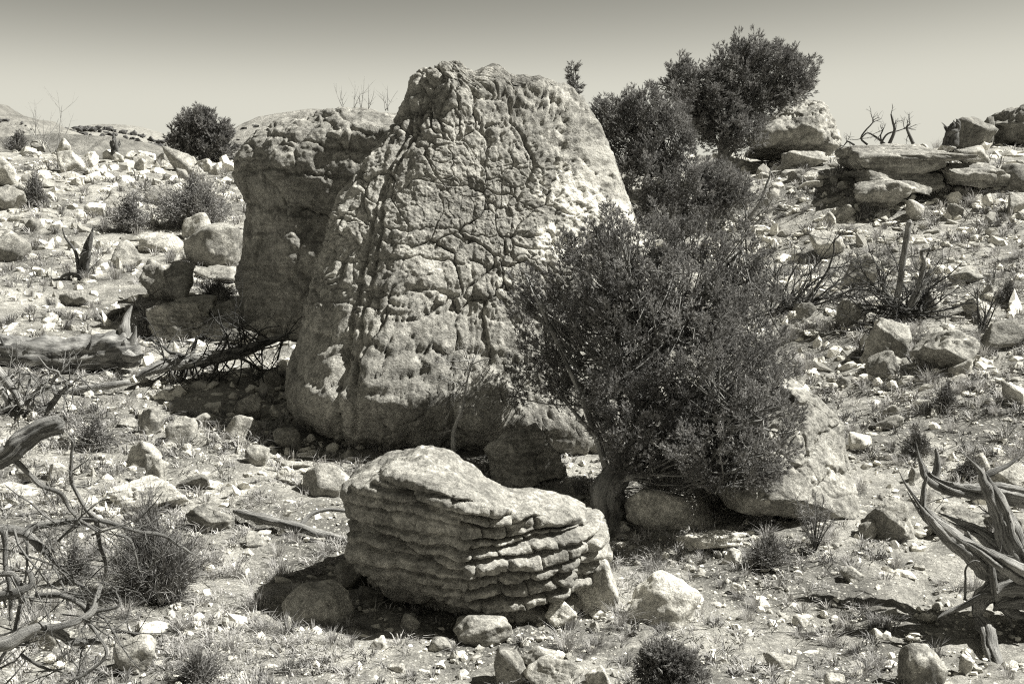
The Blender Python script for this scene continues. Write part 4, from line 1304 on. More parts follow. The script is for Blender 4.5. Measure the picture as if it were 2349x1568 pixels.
# ---- standing snag and its branches on the left slope
YS = hit(185, 640).y
s1 = Tubes(31)
base = hit(188, 640)
s1.add(catmull(np.vstack([[*base], limb3([(192, 605, YS), (202, 565, YS), (214, 522, YS)])]), 24), np.interp(np.linspace(0, 1, 24), [0, 0.7, 1], [0.13, 0.075, 0.012]), 16, groove=0.45, bump=0.15)
s1.add(catmull(limb3([(180, 612, YS), (172, 575, YS), (150, 545, YS), (142, 520, YS)]), 14), np.linspace(0.05, 0.01, 14), 7)
s2 = Tubes(32)
for pts, r in (([(186, 630), (150, 630), (125, 650), (60, 665), (0, 670)], 0.05), ([(186, 632), (160, 650), (110, 668), (40, 690), (-20, 700)], 0.045), ([(190, 632), (200, 600), (212, 580)], 0.02), ([(180, 640), (140, 670), (80, 680), (20, 678)], 0.03), ([(192, 625), (215, 610), (245, 575)], 0.012), ([(150, 640), (100, 640), (60, 630)], 0.02)):
    Q = catmull(np.array([[*(Vector((hit(a, max(b, 620)).x, hit(a, max(b, 620)).y, 0)) )] for a, b in pts]), 14) if False else catmull(limb3([(a, b, YS - 0.05 * k) for k, (a, b) in enumerate(pts)]), 14)
    s2.add(Q, np.linspace(r, r * 0.35, 14), 6)
    for k in range(4):
        i = s2.rg.integers(4, 14)
        s2.grow(Q[i], s2.rg.normal(0, 1, 3) + np.array([-0.5, 0, 0]), s2.rg.uniform(0.4, 0.9), 0.012, 1, 0.02, 0.25, 3)
deadwood('dead_snag', 'short burnt snag with sprawling pale roots on the left slope', base, [('trunk', s1, 'wood_dark'), ('roots', s2, 'wood_mid')], 'snag')

# ---- foreground dead tree at the left edge; its trunk stands just outside the frame
fx = -4.1; fy = 6.5; fz = tz(fx, fy)
f1 = Tubes(41)
f1.add(catmull([(fx, fy, fz - 0.1), (fx + 0.1, fy, fz + 0.8), (fx + 0.25, fy, fz + 1.5), (fx + 0.5, fy, fz + 2.1)], 20), np.linspace(0.17, 0.09, 20), 14, groove=0.2)
FB = []
def flimb(pts, r0, r1, Y0, Y1, twigs=2, sides=9, groove=0.10):
    n = len(pts); fb = Tubes(420 + len(FB)); FB.append(('branch', fb, 'wood_mid'))
    C3 = limb3([(a, b, Y0 + (Y1 - Y0) * k / max(1, n - 1)) for k, (a, b) in enumerate(pts)])
    Q = catmull(C3, 6 * n)
    Q = Q + 0.006 * np.stack([fbm(Q * 7, 2, 1), fbm(Q * 7, 2, 2), fbm(Q * 7, 2, 3)], 1)
    rr = np.linspace(r0, r1, len(Q)) * 0.86 * (1 + 0.14 * fbm(Q * 11, 2, 9))
    fb.add(Q, rr, max(sides, 10), groove=0.26, bump=0.16)
    for k in range(twigs * 2 + 2):
        i = fb.rg.integers(len(Q) // 3, len(Q))
        fb.grow(Q[i], fb.rg.normal(0, 1, 3) + np.array([0.3, 0, -0.2]), fb.rg.uniform(0.12, 0.45), min(r1, 0.0055), 2, 0, 0.28, 2)
    return Q
flimb([(-420, 1120), (-150, 1080), (0, 1050), (50, 1012), (95, 985), (140, 972)], 0.10, 0.055, 6.4, 6.5, 0, 24, 0.12)
FB[-1] = ('branch', FB[-1][1], 'bark')
flimb([(-300, 1260), (-120, 1235), (7, 1213), (58, 1220), (82, 1206), (143, 1198), (224, 1191)], 0.045, 0.022, 6.6, 6.9, 2)
flimb([(224, 1191), (282, 1206), (326, 1220), (371, 1227), (408, 1250), (445, 1271)], 0.017, 0.006, 6.9, 7.1, 1, 7)
flimb([(58, 1223), (99, 1257), (133, 1298), (170, 1332), (200, 1352)], 0.024, 0.012, 6.65, 6.8, 3)
flimb([(224, 1191), (197, 1165), (170, 1118), (163, 1080), (162, 1043), (168, 1017), (158, 1003)], 0.018, 0.006, 6.9, 6.8, 1, 7)
flimb([(30, 1050), (61, 1080), (95, 1114), (136, 1131), (160, 1165), (190, 1199), (224, 1216)], 0.018, 0.009, 6.45, 6.8, 2, 7)
flimb([(221, 1196), (228, 1243), (238, 1284), (241, 1315), (235, 1335)], 0.017, 0.010, 6.9, 7.0, 2, 7)
flimb([(-300, 1540), (-120, 1510), (0, 1478), (44, 1458), (99, 1441), (143, 1458), (163, 1471), (231, 1470)], 0.05, 0.016, 6.0, 6.3, 1, 12)
flimb([(102, 1444), (170, 1427), (211, 1403), (224, 1366), (228, 1339)], 0.026, 0.010, 6.15, 6.4, 1)
flimb([(218, 1403), (250, 1398), (272, 1390), (272, 1373), (265, 1356), (272, 1346)], 0.012, 0.005, 6.3, 6.4, 0, 7)
flimb([(85, 1363), (136, 1363), (180, 1380), (204, 1403), (200, 1430)], 0.014, 0.022, 6.4, 6.3, 1)
flimb([(-200, 1400), (0, 1366), (51, 1352), (73, 1339), (70, 1318), (65, 1308)], 0.034, 0.014, 6.2, 6.3, 0)
flimb([(-160, 1330), (0, 1315), (31, 1318), (45, 1346), (50, 1380)], 0.026, 0.018, 6.2, 6.3, 0)
flimb([(7, 1216), (14, 1284), (24, 1352), (27, 1420)], 0.022, 0.010, 6.5, 6.4, 2)
flimb([(48, 1386), (31, 1454), (0, 1519), (-40, 1590)], 0.013, 0.009, 6.25, 6.1, 1)
flimb([(204, 1430), (231, 1465), (241, 1502), (204, 1540), (163, 1563), (120, 1600)], 0.013, 0.008, 6.3, 6.2, 1)
flimb([(50, 1500), (80, 1520), (120, 1535), (150, 1530)], 0.012, 0.006, 6.2, 6.3, 1, 7)
flimb([(60, 1240), (62, 1290), (60, 1340), (70, 1380)], 0.010, 0.005, 6.6, 6.7, 1, 6)
flimb([(270, 1225), (300, 1240), (312, 1275), (320, 1310), (345, 1300), (350, 1280)], 0.009, 0.004, 6.9, 7.0, 1, 6)
fb = Tubes(42)
for k in range(34):
    px, py = fb.rg.uniform(-60, 230), fb.rg.uniform(1180, 1570)
    fb.grow(np.array(at(px, py, fb.rg.uniform(6.3, 6.8))[:]), (fb.rg.normal(0.4, 0.7), fb.rg.normal(0, 0.4), fb.rg.normal(0, 0.6)), fb.rg.uniform(0.25, 0.6), fb.rg.uniform(0.004, 0.009), 2, 0.0, 0.3, 3)
deadwood('dead_tree', 'bare crooked branches of a dead tree reaching in at the lower left', (fx, fy, fz), [('trunk', f1, 'wood_mid')] + FB + [('twigs', fb, 'wood_mid')], 'dead tree')
f3 = Tubes(43)
Yg = hit(310, 1480).y
Q = catmull(limb3([(255, 1448, Yg + 0.1), (306, 1452, Yg + 0.1), (337, 1480, Yg), (354, 1519, Yg - 0.1)]), 16)
f3.add(Q, np.linspace(0.012, 0.018, 16), 7)
for k in range(8): f3.grow(Q[f3.rg.integers(3, 15)], f3.rg.normal(0, 1, 3), 0.3, 0.006, 1, 0.05, 0.3, 3)
deadwood('dead_branch', 'thin dark dead branch on the pale pointed rock at bottom left', hit(310, 1500), [('branch', f3, 'wood_dark')])

# ---- log on the ground left of the layered boulder
Ym = hit(660, 1225).y
l1 = Tubes(51)
l1.add(catmull(limb3([(535, 1172, Ym + 0.25), (600, 1188, Ym + 0.15), (670, 1205, Ym), (740, 1225, Ym - 0.1), (830, 1245, Ym - 0.2)]), 36), np.interp(np.linspace(0, 1, 36), [0, 0.1, 0.7, 1], [0.02, 0.05, 0.055, 0.02]), 12, groove=0.22, bump=0.1)
l1.add(catmull(limb3([(690, 1205, Ym), (712, 1180, Ym + 0.1), (750, 1168, Ym + 0.15), (800, 1172, Ym + 0.15)]), 20), np.linspace(0.03, 0.018, 20), 8, groove=0.15)
deadwood('dead_branch', 'dark forked branch lying left of the layered boulder', hit(660, 1225), [('branch', l1, 'wood_mid')])
for pts, lab in (([(620, 1490), (640, 1510), (652, 1540)], 'short dark stick on the ground at bottom left'), ([(820, 1560), (850, 1540), (870, 1545)], 'short dark stick beside the white splinter stone')):
    l2 = Tubes(52)
    Yp = hit(*pts[1]).y
    l2.add(catmull(limb3([(a, b, Yp) for a, b in pts]), 10) + np.array([0, 0, 0.03]), np.linspace(0.014, 0.006, 10), 6)
    deadwood('dead_stick', lab, hit(*pts[1]), [('stick', l2, 'wood_mid')])

# ---- twisted dead juniper at the right edge
ox, oy = at(2480, 1400, 10.4).x, 10.4
oz = tz(ox, oy)
DL = []
def dlimb(*a, **k):
    t = Tubes(610 + len(DL)); rlimb(t, *a, **k); DL.append(('limb', t, 'wood_mid'))
def rlimb(tb, pts, r0, r1, Y0, Y1, sides=24, groove=0.42, twist=2.2, twigs=0):
    n = len(pts)
    Q = catmull(limb3([(a, b, Y0 + (Y1 - Y0) * k / (n - 1)) for k, (a, b) in enumerate(pts)]), 9 * n)
    Q = Q + 0.012 * np.stack([fbm(Q * 4, 2, 1), fbm(Q * 4, 2, 2), fbm(Q * 4, 2, 3)], 1)
    rr = np.interp(np.linspace(0, 1, len(Q)), [0, 0.9, 1], [r0, r0 * 0.2 + r1 * 0.8, r1 * 0.5])
    if r0 >= 0.07:
        # weathered wood splits into strands that wind round one another
        t = np.gradient(Q, axis=0); t /= np.linalg.norm(t, axis=1)[:, None]
        u = np.cross(t, [0.3, 0.2, 1.0]); u /= np.linalg.norm(u, axis=1)[:, None]; w = np.cross(t, u)
        Ln = np.concatenate([[0], np.cumsum(np.linalg.norm(np.diff(Q, axis=0), axis=1))])
        k0 = tb.rg.uniform(0, 6)
        for j in range(5):
            ph = k0 + j * 2 * math.pi / 5 + 1.3 * twist * Ln * 0.5 + 0.5 * np.sin(Ln * 3 + j)
            off = (u * np.cos(ph)[:, None] + w * np.sin(ph)[:, None]) * (rr * tb.rg.uniform(0.45, 0.75))[:, None]
            m = len(Q) if j == 0 else int(len(Q) * tb.rg.uniform(0.72, 1.0))
            r5 = rr * tb.rg.uniform(0.38, 0.62); r5 = r5[:m] * np.interp(np.linspace(0, 1, m), [0, 0.8, 1], [1, 0.9, 0.12])
            tb.add((Q + off)[:m], r5, 12, groove=groove, twist=twist, bump=0.08)
    else:
        tb.add(Q, rr, sides, groove=groove, twist=twist, bump=0.06)
    for k in range(twigs):
        i = tb.rg.integers(len(Q) // 3, len(Q))
        tb.grow(Q[i], tb.rg.normal(0, 1, 3), tb.rg.uniform(0.15, 0.4), 0.008, 1, 0.05, 0.25, 2)
dlimb([(2520, 1460), (2440, 1400), (2349, 1333), (2279, 1303), (2211, 1252), (2143, 1197), (2102, 1146), (2057, 1068)], 0.17, 0.03, 10.3, 10.2)
dlimb([(2480, 1380), (2400, 1330), (2349, 1293), (2279, 1241), (2211, 1204), (2143, 1170)], 0.12, 0.025, 10.4, 10.6)
dlimb([(2480, 1420), (2400, 1370), (2349, 1305), (2313, 1224), (2293, 1170), (2262, 1112), (2242, 1074), (2197, 1033)], 0.17, 0.025, 10.3, 10.7)
dlimb([(2480, 1180), (2420, 1150), (2349, 1139), (2279, 1128), (2194, 1122), (2136, 1098), (2119, 1061), (2103, 1009)], 0.11, 0.02, 10.6, 11.0)
dlimb([(2500, 1400), (2490, 1300), (2480, 1180)], 0.16, 0.10, 10.4, 10.6)
dlimb([(2140, 1102), (2150, 1068), (2146, 1028)], 0.035, 0.012, 10.95, 11.0, 10)
dlimb([(2255, 1091), (2280, 1080), (2305, 1070), (2334, 1050)], 0.03, 0.008, 10.65, 10.7, 8)
dlimb([(2118, 1165), (2120, 1125), (2128, 1092)], 0.03, 0.008, 10.2, 10.2, 8)
dlimb([(2236, 1270), (2225, 1240), (2222, 1218)], 0.05, 0.008, 10.25, 10.2, 8)
dlimb([(2255, 1130), (2256, 1100), (2252, 1072)], 0.02, 0.006, 10.6, 10.6, 7)
d2 = Tubes(62)
rlimb(d2, [(2500, 1420), (2420, 1370), (2349, 1357), (2300, 1366), (2268, 1400), (2250, 1450)], 0.22, 0.09, 10.3, 10.1, 20, 0.34)
dlimb([(2282, 1372), (2274, 1316), (2271, 1262)], 0.04, 0.010, 10.1, 10.1, 9)
dlimb([(2300, 1380), (2265, 1361), (2211, 1385), (2150, 1419)], 0.05, 0.008, 10.15, 10.0, 9)
dlimb([(2250, 1430), (2269, 1460), (2282, 1511), (2303, 1580), (2310, 1640)], 0.07, 0.05, 10.05, 9.2, 14)
dlimb([(2300, 1390), (2330, 1410), (2380, 1415)], 0.05, 0.03, 10.1, 10.2, 9)
dlimb([(2345, 1520), (2320, 1545), (2290, 1550)], 0.025, 0.012, 9.5, 9.4, 8)
d3 = Tubes(63)
rlimb(d3, [(2211, 1374), (2213, 1330), (2218, 1300), (2238, 1286), (2269, 1299)], 0.012, 0.006, 10.1, 10.1, 6, 0.05)
d4 = Tubes(64)
rlimb(d4, [(2300, 1400), (2318, 1430), (2325, 1480)], 0.014, 0.006, 10.1, 10.1, 6, 0.05)
for q in range(5):
    t = DL[q][1]; t.grow(t.V[0][len(t.V[0]) // 2], t.rg.normal(0, 1, 3), 0.45, 0.010, 1, 0.03, 0.3, 3)
dlimb([(2440, 1345), (2349, 1318), (2290, 1290), (2250, 1262), (2200, 1238)], 0.10, 0.02, 10.0, 9.95, 16, 0.4)
deadwood('dead_juniper', 'twisted silvery dead juniper lying at the right edge', (ox, oy, oz), [('root_stock', d2, 'wood_mid')] + DL + [('twig', d3, 'wood_mid'), ('twig', d4, 'wood_mid')], 'dead tree')

# ---- dead tree with a tall bare stick on the right slope
base = hit(2080, 735); Yd = base.y
E1 = []
def stem(*a):
    t = Tubes(710 + len(E1)); rlimb(t, *a); E1.append(('trunk' if not E1 else 'stem', t, 'wood_mid'))
stem([(2050, 735), (2054, 702), (2070, 611), (2084, 525), (2087, 505)], 0.055, 0.05, Yd, Yd, 10, 0.08, 0.5)
stem([(2076, 735), (2084, 709), (2124, 642), (2150, 616)], 0.10, 0.05, Yd, Yd + 0.1, 10, 0.12)
stem([(2105, 670), (2112, 640), (2121, 605), (2114, 578), (2130, 568)], 0.055, 0.02, Yd, Yd, 9, 0.12)
e2 = Tubes(72)
bp = np.array(base[:]) + np.array([0, 0, 0.15])
for k in range(38):
    a = e2.rg.uniform(0, 2 * math.pi)
    e2.grow(bp + e2.rg.normal(0, 0.12, 3) * np.array([1, 1, 0.4]), (math.cos(a) * 1.2, math.sin(a) * 0.5, e2.rg.uniform(0.0, 0.9)), e2.rg.uniform(0.9, 1.7), e2.rg.uniform(0.012, 0.03), 2, 0.015, 0.36, 5)
for k in range(9):
    p = at(2160 + k * 8, 770 + k * 4, Yd - 0.6)
    e2.grow(np.array(p[:]), (0.9, -0.2, -0.25 + 0.1 * e2.rg.normal()), 0.9, 0.02, 2, -0.04, 0.2, 3)
rlimb(e2, [(2085, 735), (2140, 765), (2200, 780), (2250, 800)], 0.05, 0.02, Yd, Yd - 0.6, 8, 0.1)
deadwood('dead_tree', 'fire-killed tree with a tall bare stick on the right slope', base, E1 + [('twigs', e2, 'wood_dark')], 'dead tree')
# ---- leafless arching bush beside the large juniper
base = hit(1790, 715)
e3 = Tubes(73)
bp = np.array(base[:])
for k in range(30):
    e3.grow(bp + e3.rg.normal(0, 0.2, 3) * np.array([1, 0.6, 0.2]), (e3.rg.uniform(-0.5, 1.6), e3.rg.normal(0, 0.5), e3.rg.uniform(0.25, 1.2)), e3.rg.uniform(1.0, 2.3), e3.rg.uniform(0.012, 0.036), 3, 0.02, 0.34, 4, 0.55, 0.5)
deadwood('leafless_bush', 'dark leafless arching bush right of the large juniper', base, [('stems', e3, 'wood_dark')], 'dead bush')
base = hit(1720, 520)
e4 = Tubes(74)
Y4 = base.y
rlimb(e4, [(1700, 520), (1740, 470), (1760, 420), (1768, 390)], 0.05, 0.012, Y4, Y4, 8, 0.1, 1, 6)
for k in range(16):
    e4.grow(np.array(base[:]), (e4.rg.uniform(-1, 1), e4.rg.normal(0, 0.4), e4.rg.uniform(0.2, 0.9)), e4.rg.uniform(0.8, 1.6), 0.018, 2, 0.01, 0.25, 4)
deadwood('leafless_bush', 'sparse leafless bush under the middle juniper on the right', base, [('stems', e4, 'wood_mid')], 'dead bush')
base = hit(2250, 768)
e5 = Tubes(75)
for k in range(5):
    e5.grow(np.array(base[:]), (e5.rg.normal(0, 0.3), e5.rg.normal(0, 0.3), 1), 0.8, 0.022, 2, 0.05, 0.2, 4)
deadwood('dead_sapling', 'small black dead sapling at the right slope', base, [('stems', e5, 'wood_dark')], 'dead bush')
# ---- skyline branches, stump on the ridge, twigs on the overhanging boulder
e6 = Tubes(76)
Y6 = 31.2
for pts, r in (([(1990, 332), (1975, 318), (1985, 300), (2003, 280), (2000, 268)], 0.03), ([(1960, 333), (1945, 325), (1935, 335)], 0.03), ([(2040, 330), (2052, 300), (2048, 280), (2044, 262)], 0.05), ([(2020, 330), (2035, 308), (2060, 300), (2075, 295)], 0.03),
               ([(2030, 331), (2010, 315), (1990, 305), (1975, 318)], 0.035), ([(2095, 330), (2086, 310), (2080, 292), (2088, 284)], 0.05), ([(2025, 330), (2020, 312), (2028, 292)], 0.025)):
    Q = catmull(limb3([(a, b, Y6) for a, b in pts]), 12)
    e6.add(Q, np.linspace(r, r * 0.4, 12), 6)
    for k in range(4): e6.grow(Q[e6.rg.integers(4, 12)], e6.rg.normal(0, 1, 3) + np.array([0, 0, 0.4]), 0.35, 0.012, 1, 0.05, 0.3, 3)
deadwood('dead_branch', 'black branches of a dead tree sticking up behind the right slabs', (at(2030, 332, Y6).x, Y6, tz(at(2030, 332, Y6).x, Y6)), [('branches', e6, 'wood_dark')])
base = hit(265, 352)
e7 = Tubes(77); Y7 = base.y
rlimb(e7, [(266, 356), (265, 335), (262, 318), (260, 298)], 0.15, 0.03, Y7, Y7, 14, 0.5, 2, 6)
rlimb(e7, [(262, 340), (256, 328), (253, 322)], 0.10, 0.03, Y7, Y7, 8, 0.2)
rlimb(e7, [(268, 340), (274, 330), (273, 318)], 0.08, 0.02, Y7, Y7, 8, 0.2)
deadwood('burnt_stump', 'small black burnt stump on the crest of the left ridge', base, [('stump', e7, 'wood_dark')], 'stump')
e8 = Tubes(78)
Y8 = 23.6
for (px, py) in ((790, 244), (812, 242), (828, 242), (845, 244), (884, 246), (890, 247)):
    for k in range(2):
        e8.grow(np.array(at(px, py + 8, Y8)[:]), (e8.rg.normal(0, 0.35), e8.rg.normal(0, 0.3), 1.0), e8.rg.uniform(0.3, 0.62), 0.007, 1, 0.05, 0.12, 3)
deadwood('dry_twigs', 'thin dry twigs growing on top of the overhanging boulder', at(835, 246, Y8), [('twigs', e8, 'wood_pale')], 'dry plant')
# ---- pale twigs at the foot of the main boulder, seedling stem, stumps
e9 = Tubes(79)
Y9 = 14.6
Q = catmull(limb3([(1040, 1030, Y9), (1042, 985, Y9), (1062, 930, Y9), (1072, 870, Y9), (1088, 812, Y9)]), 20)
e9.add(Q, np.linspace(0.035, 0.006, 20), 7)
for k in range(12): e9.grow(Q[e9.rg.integers(4, 19)], e9.rg.normal(0, 1, 3) + np.array([0.3, 0, 0.2]), e9.rg.uniform(0.25, 0.7), 0.009, 2, 0.02, 0.25, 3)
b9 = hit(1040, 1040)
e9.add(catmull(np.array([[b9.x, Y9, tz(b9.x, Y9) - 0.05], Q[0]]), 6), 0.04, 7)
deadwood('dead_sapling', 'thin pale dead sapling in front of the central boulder', (b9.x, Y9, tz(b9.x, Y9)), [('stems', e9, 'wood_pale')], 'dead bush')
base = hit(650, 752)
e10 = Tubes(80)
for k in range(9):
    e10.grow(np.array(base[:]) + np.array([e10.rg.normal(0, 0.12), 0, 0]), (e10.rg.normal(0, 0.3), e10.rg.normal(0, 0.3), 1.0), e10.rg.uniform(0.4, 0.85), 0.008, 1, 0.03, 0.1, 3)
deadwood('dry_twigs', 'sunlit pale twigs in the gap between the two tall boulders', base, [('twigs', e10, 'wood_pale')], 'dry plant')
base = hit(2178, 330)
e11 = Tubes(81); Yk = 38.0
rlimb(e11, [(2182, 334), (2184, 305), (2192, 285), (2190, 272)], 0.25, 0.06, Yk, Yk, 10, 0.3)
rlimb(e11, [(2182, 312), (2172, 296), (2158, 280)], 0.10, 0.02, Yk, Yk, 8, 0.2)
deadwood('burnt_stump', 'gnarled dark stump leaning on the rough slab at the right skyline', (at(2182, 334, Yk).x, Yk, tz(at(2182, 334, Yk).x, Yk)), [('stump', e11, 'wood_dark')], 'stump')
# tall dead twigs by the upper-left shrub
base = hit(95, 345)
e12 = Tubes(82)
for k in range(9):
    e12.grow(np.array(base[:]) + np.array([e12.rg.normal(0, 0.3), 0, 0]), (e12.rg.normal(0, 0.35), e12.rg.normal(0, 0.3), 1.0), e12.rg.uniform(0.9, 1.9), 0.02, 2, 0.04, 0.14, 3)
deadwood('leafless_bush', 'tall wispy leafless bush on the upper-left skyline', base, [('stems', e12, 'wood_mid')], 'dead bush')

# ------------------------------------------------------------------ foliage
def diamonds(B, A, L, W, rg):
    """flat leaf blades: base points B, axes A (unit), lengths L, widths W"""
    n = len(B)
    q = rg.normal(0, 1, (n, 3)); q -= A * np.sum(q * A, 1)[:, None]; q /= np.linalg.norm(q, axis=1)[:, None] + 1e-9
    V = np.empty((n, 4, 3))
    V[:, 0] = B
    V[:, 1] = B + A * (L * 0.5)[:, None] + q * (W * 0.5)[:, None]
    V[:, 2] = B + A * L[:, None]
    V[:, 3] = B + A * (L * 0.5)[:, None] - q * (W * 0.5)[:, None]
    return V.reshape(-1, 3), np.arange(n * 4).reshape(n, 4)

def blades(B, A, L, W, rg):
    n = len(B)
    q = rg.normal(0, 1, (n, 3)); q -= A * np.sum(q * A, 1)[:, None]; q /= np.linalg.norm(q, axis=1)[:, None] + 1e-9
    V = np.empty((n, 3, 3))
    V[:, 0] = B - q * (W * 0.5)[:, None]; V[:, 1] = B + q * (W * 0.5)[:, None]; V[:, 2] = B + A * L[:, None]
    return V.reshape(-1, 3), np.arange(n * 3).reshape(n, 3)

def juniper(label, base, lobes, Y, n_clump, sprigs, seed, trunk_r=0.14, leaf=0.075, wid=0.017, clump=0.16, mat='juniper', stems=True, name='juniper', trunk_path=None, up=0.5, nb=8):
    """lobes: (px, py, rx, ry, dY, ry_depth_ratio) in picture units at distance Y"""
    rg = np.random.default_rng(seed)
    base = np.array(base[:])
    s = mpp(Y)
    Ls = []
    for (px, py, rx, ry, dY) in lobes:
        f = 0.97 if Y < 20 else (0.95 if 30 < Y < 40 else 0.90)
        Ls.append((np.array(at(px, py, Y + dY)[:]), np.array([rx * s, 0.5 * (rx + ry) * s * 0.85, ry * s]) * f))
    vol = np.array([np.prod(l[1]) ** (2 / 3) for l in Ls]); vol /= vol.sum()
    CC, CD = [], []
    for (c, r), w in zip(Ls, vol):
        n = max(3, int(n_clump * w))
        d = rg.normal(0, 1, (n, 3)); d /= np.linalg.norm(d, axis=1)[:, None]
        rad = rg.uniform(0.45, 1.03, n) ** 0.6
        p = c + d * r * rad[:, None]
        CC.append(p); CD.append(d)
    CC = np.concatenate(CC); CD = np.concatenate(CD)
    # drop clumps that sit deep inside another lobe, so the crown stays a shell with gaps
    deep = np.zeros(len(CC), bool)
    for c, r in Ls:
        deep |= np.linalg.norm((CC - c) / r, axis=1) < 0.42
    keep = ~deep | (rg.random(len(CC)) < 0.5)
    CC, CD = CC[keep], CD[keep]
    lowest = base[2] + 0.05
    keep = CC[:, 2] > np.maximum(lowest, terr(CC[:, 0], CC[:, 1]) + 0.1)
    CC, CD = CC[keep], CD[keep]
    nC = len(CC)
    ax = CD * 0.55 + np.array([0, 0, up]) + rg.normal(0, 0.22, (nC, 3)); ax /= np.linalg.norm(ax, axis=1)[:, None]
    k = sprigs
    size = clump * rg.uniform(0.6, 1.35, nC)
    # sprigs fill a flame-shaped clump
    t = rg.random((nC, k)) ** 0.8
    q = rg.normal(0, 1, (nC, k, 3)); q /= np.linalg.norm(q, axis=2)[..., None]
    wdt = (0.62 * np.sin(np.pi * np.clip(t * 0.86 + 0.12, 0, 1)))[..., None]
    SB = CC[:, None] + ax[:, None] * ((t - 0.4) * 2.1)[..., None] * size[:, None, None] + q * wdt * size[:, None, None] * rg.uniform(0.5, 1, (nC, k, 1))
    SA = ax[:, None] * 0.9 + q * 0.6 + rg.normal(0, 0.25, (nC, k, 3)); SA /= np.linalg.norm(SA, axis=2)[..., None]
    SB = SB.reshape(-1, 3); SA = SA.reshape(-1, 3)
    # each sprig: blades splayed round its axis
    B = np.repeat(SB, nb, 0); A = np.repeat(SA, nb, 0)
    n = len(B)
    off = rg.random(n)
    A2 = A + rg.normal(0, 0.30, (n, 3)); A2 /= np.linalg.norm(A2, axis=1)[:, None]
    B = B + A * (off * leaf * 1.3)[:, None] + rg.normal(0, leaf * 0.10, (n, 3))
    V, Fq = blades(B, A2, leaf * rg.uniform(0.6, 1.25, n), wid * rg.uniform(0.7, 1.3, n), rg)
    r = root(name, label, 'tree', base)
    link('crown', new_mesh('crown', V - base, [Fq], False), M[mat], r)
    # trunk and limbs
    tb = Tubes(seed)
    cen = np.mean([l[0] for l in Ls], 0)
    path = trunk_path if trunk_path is not None else [base - np.array([0, 0, 0.1]), base + (cen - base) * 0.3 + np.array([0.05, 0, 0]), base + (cen - base) * 0.7]
    Q = catmull(path, 30)
    tb.add(Q, np.linspace(trunk_r, trunk_r * 0.4, 30), 16, groove=0.28, twist=2.5, bump=0.08)
    trunk = link('trunk', tb.mesh('trunk', base), M['bark'], r)
    if stems:
        lb = Tubes(seed + 1)
        mids = []
        for (c, rr) in Ls:
            i = rg.integers(8, 28)
            m = Q[i]
            P = catmull([m, m + (c - m) * 0.4 + rg.normal(0, 0.08, 3), c + np.array([0, 0, rr[2] * 0.3])], 12)
            lb.add(P, np.linspace(trunk_r * 0.24, 0.013, 12), 7, groove=0.15)
            mids.append(P)
        for j in rg.choice(nC, min(nC, int(nC * 0.4)), replace=False):
            best = min(mids, key=lambda P: np.linalg.norm(P[6] - CC[j]))
            m = best[rg.integers(3, 12)]
            mid = (m + CC[j]) / 2 + rg.normal(0, 0.06, 3) - np.array([0, 0, 0.05])
            lb.add(catmull([m, mid, CC[j], CC[j] + ax[j] * size[j] * 0.6], 6), np.linspace(0.015, 0.005, 6), 3)
        link('limbs', lb.mesh('limbs', base), M['limb'], trunk)['kind'] = 'stuff'
    return r

# the large juniper in front of the main boulder
bA = hit(1415, 1200); YA = 14.5
lobA = [(1440, 640, 120, 150, 0.0), (1390, 620, 80, 100, 0.5), (1470, 740, 150, 120, -0.2), (1330, 640, 100, 110, 0.8), (1250, 760, 90, 100, 1.0), (1500, 570, 75, 90, 0.2), (1570, 560, 60, 60, 0.2), (1620, 660, 120, 110, 0.1), (1540, 780, 190, 190, -0.5),
        (1380, 800, 150, 140, 0.3), (1718, 790, 100, 165, 0.0), (1640, 920, 150, 160, -1.1), (1480, 960, 130, 120, -0.9), (1738, 930, 80, 140, -1.2), (1600, 1040, 160, 80, -1.4), (1480, 1010, 100, 70, -1.4), (1680, 1035, 120, 80, -2.0),
        (1240, 870, 80, 75, 0.9), (1320, 900, 70, 60, 0.7), (1690, 1060, 90, 70, -0.1), (1748, 1000, 68, 110, -2.1), (1690, 1090, 95, 42, -2.1), (1430, 940, 90, 80, -1.0), (1580, 1085, 80, 35, -1.6), (1205, 640, 28, 40, 0.6), (1700, 590, 50, 70, 0.2), (1395, 540, 45, 55, 0.2), (1475, 1060, 60, 50, -0.5), (1215, 710, 45, 45, 0.9)]
pA = [np.array(bA[:]) - np.array([0.05, 0, 0.1]), np.array(at(1395, 1120, bA.y)[:]), np.array(at(1440, 1060, bA.y + 0.2)[:]), np.array(at(1480, 950, YA)[:]), np.array(at(1500, 800, YA)[:])]
juniper('large dense juniper with gnarled trunk before the right side of the central boulder', bA, lobA, YA, 1750, 22, 5, 0.20, 0.042, 0.0105, 0.122, up=0.8, nb=10, trunk_path=pA)

# middle juniper behind the main boulder
bB = hit(1580, 530); YB2 = min(bB.y, 25.0)
lobB = [(1420, 270, 65, 50, 0.5), (1490, 260, 60, 60, 0.3), (1545, 270, 35, 60, 0.6), (1440, 340, 75, 70, 0.2), (1520, 340, 85, 75, 0), (1480, 420, 90, 75, -0.3), (1570, 430, 90, 70, -0.2), (1650, 440, 70, 60, 0), (1540, 500, 90, 45, -0.4), (1690, 450, 45, 40, 0), (1395, 300, 40, 60, 0.6), (1620, 500, 60, 40, -0.2), (1640, 400, 25, 25, 0.2)]
juniper('middle juniper filling the gap between central boulder and skyline juniper', bB, lobB, YB2, 700, 22, 15, 0.16, 0.065, 0.0165, 0.17, up=0.8, nb=9)
